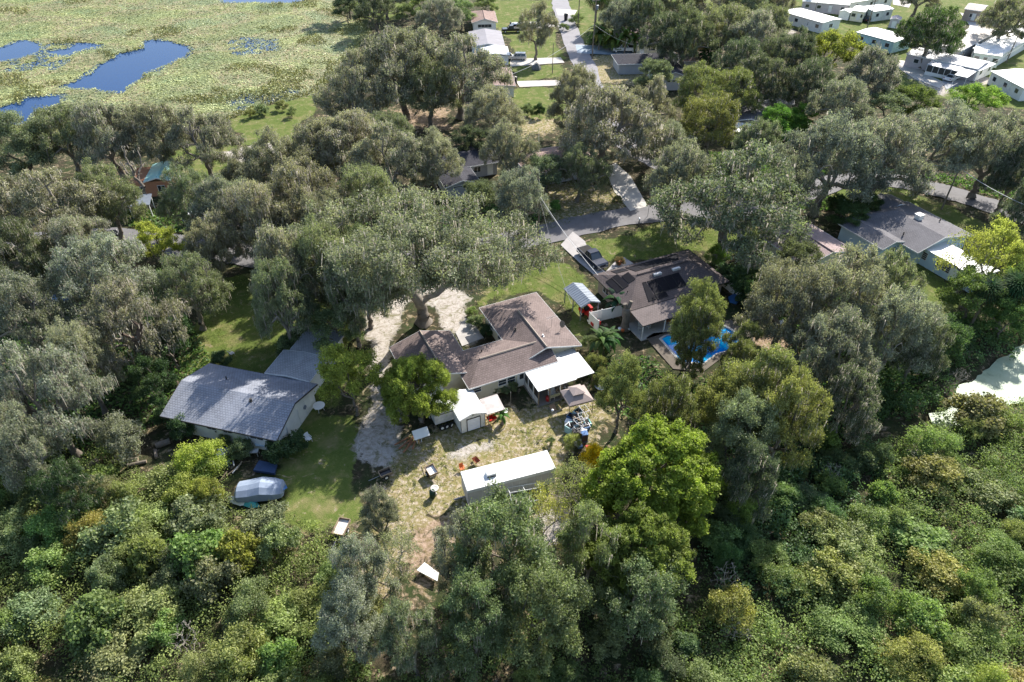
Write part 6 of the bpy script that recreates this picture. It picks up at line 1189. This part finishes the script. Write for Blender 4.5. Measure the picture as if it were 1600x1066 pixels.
def palm(label, p, h, s=1.0, kind='fan', n=26, col=(0.07,0.14,0.04), r=0.19):
    o = G(*p); e = empty('palm_tree', (o.x,o.y,0)); tag(e, label, 'palm'); t = MB(); k = 8
    for i in range(k): t.rod((0.12*math.sin(i*.5),0,h*i/k),(0.12*math.sin((i+1)*.5),0,h*(i+1)/k),r*(1.25 if i == 0 else 1),r*0.95,n=8,cap=False)
    t.obj('trunk', POLEM, e, True); top = Vector((0.12*math.sin(k*.5),0,h))
    for i in range(n):
        u = i/n; q = link('frond', fan_me if kind == 'fan' else fr_me, e); q.location = top; q.rotation_euler = (0, -0.95+1.75*u+random.uniform(-.12,.12), i*2.4+random.uniform(-.2,.2)); q.scale = (s,)*3; q.color = (*[c*random.uniform(.75,1.3) for c in col], 1)
    for i in range(5 if kind == 'fan' else 0): q = link('dead_frond', dead_me, e); q.location = top-Vector((0,0,.2)); q.rotation_euler = (0, 1.25+random.uniform(-.1,.2), i*1.3); q.scale = (s*.9,)*3
palm('tall palm behind the transformer pole', (928,66), 11, 1.9, 'fan', 30); palm('feather palm over the bluish driveway house', (1008,68), 9.5, 1.5, 'feather', 20)
palm('low feather palm on the left beside the white pickup', (957,80), 3.2, 1.6, 'feather', 18, (0.14,0.2,0.04)); palm('low feather palm right above the white pickup', (975,84), 4.2, 1.5, 'feather', 18, (0.16,0.22,0.05)); palm('low feather palm right of the white pickup', (990,84), 3.4, 1.4, 'feather', 16, (0.12,0.18,0.05))
palm('palm over the junction beside the transformer pole', (935,78), 4.0, 1.7, 'feather', 20, (0.12,0.18,0.05))
palm('cabbage palm on the left above the green pond', (1512,515), 6, 1.15, 'fan', 34, (0.06,0.10,0.045)); palm('cabbage palm on the right above the green pond', (1553,515), 6.5, 1.25, 'fan', 34, (0.06,0.105,0.045)); palm('low cabbage palm at the pond edge', (1465,560), 3.5, 1.1, 'fan', 26, (0.08,0.13,0.05))
palm('small fan palm beside the dark slate gable at the upper right', (1105,118), 4.5, 1.9, 'fan', 30, (0.05,0.12,0.04))
palm('banana like palm beside the patio of the cream house', (938,556), 2.2, 0.95, 'feather', 18, (0.10,0.17,0.05)); palm('second leafy palm by the white stump fence', (950,548), 1.8, 0.9, 'feather', 16, (0.08,0.15,0.05)); palm('papaya like plant in front of the lean-to', (785,662), 1.2, 0.5, 'feather', 12, (0.10,0.20,0.04))
palm('dark leafy palm by the carport and stump', (963,486), 1.6, 1.0, 'feather', 14, (0.05,0.11,0.05)); palm('yellow leaved palmetto at the left thicket edge', (140,830), 1.0, 0.9, 'fan', 14, (0.28,0.30,0.03)); palm('yellow palmetto beneath the left dark trees', (55,838), 1.2, 0.9, 'fan', 14, (0.26,0.28,0.04))
# trimmed bush by the pickup, shrubs round houses
def shrub_at(px, py, rpx, h, col, label, k=None, group=None, cat='shrub'):
    p = G(px, py, h*0.5); s = FOC/depth(p.x, p.y, h*0.5); return plant('shrub%d' % (random.randrange(6) if k is None else k), p.x, p.y, rpx/s, h, col, label, cat, group)
S = shrub_at
S(967,408,9,1.6,(0.13,0.10,0.06),'round brown trimmed bush in the pot by the dark pickup',1); S(312,722,40,4.2,(0.20,0.24,0.05),'large yellow green bush below the white house',3); S(185,682,38,5.5,GREYG,'grey green bushy tree above the log clearing',1)
S(437,703,24,2.6,DK,'dark bush at the right front corner of the white house',2); S(376,700,20,2.2,MID,'dark bush against the front wall of the white house',4); S(350,690,14,1.6,MID,'small bush under the middle windows of the white house',0); S(460,690,22,2.4,DK,'dark bush right of the white house gable',2)
S(285,668,22,3.0,DK,'dark bush at the left front of the white house',4); S(262,650,20,3,DK,'dark bush left of the white house wall',2); S(345,562,20,2,DK,'low dark bush on the lawn edge behind the white house',4); S(452,540,24,3,MID,'leafy bush in the corner of the white house wing',5); S(470,520,22,3.5,DK,'taller dark bush behind the white house wing',2)
S(775,607,11,1.0,MID,'left low bush along the cream wall',0); S(800,604,10,1.4,MID,'right low bush under the cream wall windows',4); S(790,610,9,.9,MID,'middle low bush along the cream wall',0)
S(745,500,14,1.5,MID,'shrub beside the left wall of the brown roofed wing',2); S(737,488,12,1.3,(0.11,0.15,0.05),'pale shrub at the back of the sandy drive end',3); S(762,515,14,1.2,DK,'dark shrub in the brown roof inner corner',4)
S(1150,430,30,4,DK,'dark hedge bush right of the solar panelled house',2); S(1170,455,26,4,DK,'lower dark hedge bush along the right white fence',5); S(1120,400,20,3,(0.12,0.18,0.04),'bright shrub at the back corner of the solar house',3); S(1190,440,26,4,DK,'dark bush between fence and grey olive oak',4)
S(925,535,16,2,MID,'shrub against the end wall of the brown roofed house',1); S(930,570,18,2.6,OLIVE,'olive shrub right of the patio roof',3); S(940,590,16,2.2,OLIVE,'olive shrub above the upturned dish',1)
S(855,330,12,2,MID,'shrub on the tan lawn beside the road pole',3); S(868,322,10,1.6,(0.10,0.18,0.05),'bright shrub on the tan lawn',5); S(965,312,10,1.2,OLIVE,'shrub at the foot of the thick mossy trunk',1); S(825,172,12,2.5,MID,'small round tree like shrub on the lawn left of the lane',0); S(843,172,10,3,DK,'dark conical shrub left of the great mossy oak',4)
S(900,30,14,3,MID,'green shrub by the dark top pole',3); S(880,42,9,2,MID,'shrub on the verge below the top bin',1); S(945,58,30,3,DK,'dark garden shrubs under the tall palm',2); S(960,70,22,2.5,MID,'green shrub under the feather palms',5)
S(1310,320,22,3,DK,'shrub behind the slate driveway near the charcoal roofs',2); S(1420,385,12,1.5,MID,'shrub against the annex wall',0); S(1215,205,22,4,(0.10,0.19,0.04),'bright green shrub below the cream gable',5); S(1245,195,20,4,(0.10,0.18,0.04),'bright green shrub right of the cream gable',5)
S(455,175,10,2,MID,'round shrub on the pale park lawn',3); S(408,172,12,2,MID,'left shrub on the lake bank of the park',2); S(390,178,10,1.8,OLIVE,'far left shrub on the lake bank of the park',1); S(440,165,12,2,OLIVE,'ochre shrub on the lake bank of the park',4)
S(895,690,16,1.6,(0.20,0.22,0.08),'pale leggy shrub left of the junk heap',3); S(860,690,8,1,MID,'small weed clump in the worn yard',1)
# thicket: individual shrubs over a leafy mass
TH = {'bottom left': [(-120,900),(0,800),(60,830),(110,760),(170,730),(260,745),(330,735),(350,800),(400,822),(450,822),(520,838),(520,1000),(560,1150),(-200,1200)],
      'bottom centre': [(520,840),(600,930),(700,960),(880,960),(960,900),(1080,900),(1120,960),(1120,1150),(520,1150)],
      'right shade': [(1100,880),(1120,800),(1200,730),(1260,690),(1330,690),(1380,730),(1340,830),(1290,900),(1230,920),(1180,960)],
      'bottom right': [(1100,960),(1180,960),(1230,920),(1290,900),(1340,830),(1380,730),(1360,695),(1430,672),(1500,660),(1600,638),(1760,640),(1900,900),(1800,1200),(1060,1200)],
      'pond bank': [(1340,600),(1400,540),(1480,500),(1600,480),(1700,480),(1610,530),(1560,555),(1500,595),(1455,640),(1400,660),(1350,650)],
      'left edge': [(-120,700),(40,680),(120,690),(170,700),(150,740),(100,770),(50,820),(-100,860)]}
TW = {k: wp(v) for k, v in TH.items()}
def rand_in(poly, n, rg):
    P_ = np.array(poly)[:, :2]; lo, hi = P_.min(0), P_.max(0); out = np.zeros((0, 2))
    while len(out) < n:
        q = rg.uniform(lo, hi, (n*3, 2)); out = np.concatenate([out, q[in_poly(q[:,0], q[:,1], poly)]])
    return out[:n]
def area(poly): P_ = np.array(poly)[:, :2]; x, y = P_.T; return abs(np.dot(x, np.roll(y, 1))-np.dot(y, np.roll(x, 1)))/2
def mound_mass(name, label, regs, dens, rr, hh, leaf, size, col, lm, seed, asp=0.6, tilt=0.8, dmix=1.0, flatness=0.6):
    rg = R_(seed); PT = []; NR = []; V = []
    for rn in regs:
        poly = TW[rn]; A_ = area(poly); n = int(A_*dens); c = rand_in(poly, n, rg); r = rg.uniform(*rr, n); h = hh[0]+(hh[1]-hh[0])*rg.random(n)**1.5; r[h > hh[1]*.75] *= 1.2; cv = rg.random(n)
        k = np.maximum(20, (r*r*leaf).astype(int)); ci = np.repeat(np.arange(n), k); m = len(ci)
        # clusters inside each mound
        cl = rg.integers(0, 14, m); key = ci*14+cl; dirs = unit(rg.normal(size=(n*14, 3))); dirs[:, 2] = np.abs(dirs[:, 2]); d = dirs[key]+rg.normal(0, .22, (m, 3)); d[:, 2] = np.abs(d[:, 2]); d = unit(d)
        rad = rg.uniform(.72, 1.08, m); p = np.column_stack([c[ci,0]+d[:,0]*r[ci]*rad, c[ci,1]+d[:,1]*r[ci]*rad, d[:,2]*h[ci]*rad+0.05])
        PT.append(p); NR.append(unit(d*0.7+rg.normal(0, tilt, (m, 3))+[0,0,.35])); V.append(.36*cv[ci]+.42*rg.random(n*14)[key]+.20*rg.random(m))
    p = np.concatenate(PT); nr = np.concatenate(NR); v = np.concatenate(V); me = scatter_leaves(p, nr, size*rg.uniform(.65,1.35,len(p)), v, asp, name, lm)
    stuff(name, label, me, col)
mound_mass('undergrowth', 'mixed green undergrowth filling the bottom left corner', ['bottom left','left edge'], 0.36, (0.9,2.1), (1.0,3.4), 120, 0.085, (0.138,0.172,0.058), LEAF_BRIGHT, 11)
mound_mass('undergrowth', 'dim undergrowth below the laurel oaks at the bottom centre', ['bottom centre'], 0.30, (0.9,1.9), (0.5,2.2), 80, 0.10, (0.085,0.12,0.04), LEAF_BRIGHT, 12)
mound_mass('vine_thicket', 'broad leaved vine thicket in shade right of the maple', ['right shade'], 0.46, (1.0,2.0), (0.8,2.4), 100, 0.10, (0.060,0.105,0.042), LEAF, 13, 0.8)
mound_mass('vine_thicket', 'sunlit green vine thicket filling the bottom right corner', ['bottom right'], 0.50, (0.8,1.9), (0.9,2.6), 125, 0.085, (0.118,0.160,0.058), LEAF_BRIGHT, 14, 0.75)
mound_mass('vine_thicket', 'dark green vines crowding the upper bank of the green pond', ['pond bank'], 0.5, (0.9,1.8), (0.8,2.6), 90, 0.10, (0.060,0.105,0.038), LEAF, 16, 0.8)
mound_mass('dry_brush', 'straw coloured and olive brush between the thicket leaves', ['bottom left','bottom right','left edge'], 0.05, (0.8,1.6), (0.9,2.7), 80, 0.08, (0.18,0.165,0.09), LEAF, 15, 0.35, 1.0)
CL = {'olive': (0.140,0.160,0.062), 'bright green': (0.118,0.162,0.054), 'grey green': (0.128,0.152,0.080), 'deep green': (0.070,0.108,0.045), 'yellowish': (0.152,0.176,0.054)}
plan = [('bottom left', 54, ['olive','yellowish','grey green','bright green'], (1.4,3.0), (2.4,4.6)), ('bottom right', 55, ['olive','bright green','yellowish','olive','grey green'], (1.3,3.2), (1.8,4.0)), ('right shade', 22, ['deep green','bright green'], (1.2,2.2), (1.6,2.8)), ('bottom centre', 12, ['deep green','olive'], (1.2,2.2), (1.6,3.0)), ('left edge', 8, ['deep green','olive'], (1.4,2.6), (2.0,3.6))]
PH = {'bottom left': 'in the thicket of the bottom left corner', 'bottom right': 'in the thicket of the bottom right corner', 'right shade': 'in the shaded vines right of the lime maple', 'bottom centre': 'under the laurel oaks at the bottom centre', 'left edge': 'beneath the dark oaks at the left edge'}
PS = {'bottom left': 'in the bottom left thicket', 'bottom right': 'in the bottom right thicket', 'right shade': 'in the shaded vines', 'bottom centre': 'under the bottom laurel oaks', 'left edge': 'at the left edge'}
rg = R_(99)
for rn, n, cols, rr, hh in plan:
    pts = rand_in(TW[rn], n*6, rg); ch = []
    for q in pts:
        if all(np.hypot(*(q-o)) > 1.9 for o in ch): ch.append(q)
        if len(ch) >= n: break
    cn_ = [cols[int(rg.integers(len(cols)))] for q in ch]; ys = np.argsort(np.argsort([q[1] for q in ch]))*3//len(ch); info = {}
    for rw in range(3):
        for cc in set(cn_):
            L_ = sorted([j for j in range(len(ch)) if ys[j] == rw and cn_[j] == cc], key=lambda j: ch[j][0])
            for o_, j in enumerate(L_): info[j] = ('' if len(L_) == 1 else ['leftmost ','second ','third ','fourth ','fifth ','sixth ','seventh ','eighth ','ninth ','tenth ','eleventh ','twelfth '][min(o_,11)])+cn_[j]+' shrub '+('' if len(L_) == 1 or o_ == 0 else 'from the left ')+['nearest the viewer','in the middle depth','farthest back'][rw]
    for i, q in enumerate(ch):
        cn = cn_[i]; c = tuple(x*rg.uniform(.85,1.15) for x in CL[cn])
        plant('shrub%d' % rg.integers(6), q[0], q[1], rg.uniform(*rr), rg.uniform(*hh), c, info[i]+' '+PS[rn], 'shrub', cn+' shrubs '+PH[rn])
for i,(x,y,s,lb) in enumerate([(1440,715,26,'silver grey bare shrub in the upper right thicket'),(1135,905,28,'leafless grey shrub at the foot of the bright maple'),(285,795,20,'white flowering twiggy shrub left of the covered boat'),(290,1000,30,'bare twiggy shrub in the lower left thicket'),(625,850,30,'bare pale shrub on the open ground'),(1150,985,26,'bare pinkish twiggy shrub at the bottom right of centre'),(590,770,18,'small bare tree at the edge of the yard shade'),(880,785,24,'bare twiggy shrub between the frame and the sparse trees'),(360,860,26,'bare tangled shrub left of the flat trailer'),(1300,740,16,'pale dead shrub in the shaded thicket'),(1500,590,18,'bare fallen branch shrub over the green pond')]):
    p = G(x,y,1.5); ss = FOC/depth(p.x,p.y,1.5); plant('bare%d' % (i%2), p.x, p.y, s/ss, 3.2, (1,1,1), lb, 'bare shrub')
# grass tufts and weeds in yards, leaf litter
def scatter_poly(polys, n, rg):
    A_ = np.array([area(p) for p in polys]); k = (A_/A_.sum()*n).astype(int); return np.concatenate([rand_in(p, max(1, a_), rg) for p, a_ in zip(polys, k)])
rg = R_(5); p = scatter_poly(DRY[:2]+[LAWNS[0],LAWNS[1],LAWNS[2],LAWNS[10]], 90000, rg); k = (vnoise(p[:,0],p[:,1],1.7,21)+.5*vnoise(p[:,0],p[:,1],.7,22)+.8*rg.random(len(p))) > 1.2; p = p[k]
for s_ in SAND[:2]: p = p[~in_poly(p[:,0],p[:,1],s_)]
n_ = len(p); me = scatter_leaves(np.column_stack([p, np.full(n_, .04)]), unit(rg.normal(size=(n_,3))*[1,1,.6]), rg.uniform(.035,.10,n_), rg.random(n_)*.7, .4, 'grass_tufts', LEAF_BRIGHT)
stuff('grass_tufts', 'uneven grass tufts across the yards and lawns', me, (0.12,0.145,0.05))
shade = [wp(q) for q in [[(0,500),(250,420),(330,560),(250,660),(150,720),(0,800)],[(200,330),(600,300),(850,330),(840,360),(500,400),(200,360)],[(1000,230),(1300,250),(1300,330),(1100,320)],[(900,560),(1250,560),(1300,700),(1150,760),(950,640)],[(1180,420),(1420,440),(1460,620),(1300,700),(1240,560)],[(1250,240),(1600,290),(1600,330),(1400,270)]]]
p = scatter_poly(shade, 60000, rg); n_ = len(p); z = .1+.9*np.clip(vnoise(p[:,0],p[:,1],2.2,31)-.35,0,1)*rg.random(n_)
k = np.ones(n_, bool)
for e_, pad in ((Cc,(0,15.8,-12.2,0)),(Gh,(-1,15.5,-12,12)),(Dk,(-5.5,7,-6,9)),(Tq,(-3.5,3.6,-1,7)),(A,(0,13.8,0,18)),(Pk,(-9.5,0,-4,5))):
    mi = e_.matrix_basis.inverted(); q = np.array([(mi @ Vector((a_,b2,0)))[:2] for a_, b2 in p]); k &= ~((q[:,0]>pad[0])&(q[:,0]<pad[1])&(q[:,1]>pad[2])&(q[:,1]<pad[3]))
k &= poly_dist(p[:,0],p[:,1],POOL) < -3
rd = [G(a_,b2) for a_,b2 in [(-150,420),(0,385),(100,372),(200,372),(290,385),(400,400),(540,415),(700,398),(850,365),(1000,335),(1180,322),(1250,300),(1310,284),(1370,280),(1430,288),(1500,306),(1570,328),(1640,352)]]
dm = np.full(n_, 1e9)
for a_, b2 in zip(rd[:-1], rd[1:]):
    v_ = np.array((b2-a_)[:2]); L_ = v_@v_; t = np.clip(((p-np.array(a_[:2]))@v_)/L_, 0, 1); dm = np.minimum(dm, np.linalg.norm(p-np.array(a_[:2])-t[:,None]*v_, axis=1))
k &= dm > 3.2; p = p[k]; z = z[k]; n_ = len(p)
me = scatter_leaves(np.column_stack([p, z]), unit(rg.normal(size=(n_,3))+[0,0,.5]), rg.uniform(.12,.28,n_), rg.random(n_), .6, 'understory', LEAF)
stuff('understory_plants', 'low leafy plants and ferns on the ground beneath the oaks', me, (0.06,0.105,0.035))
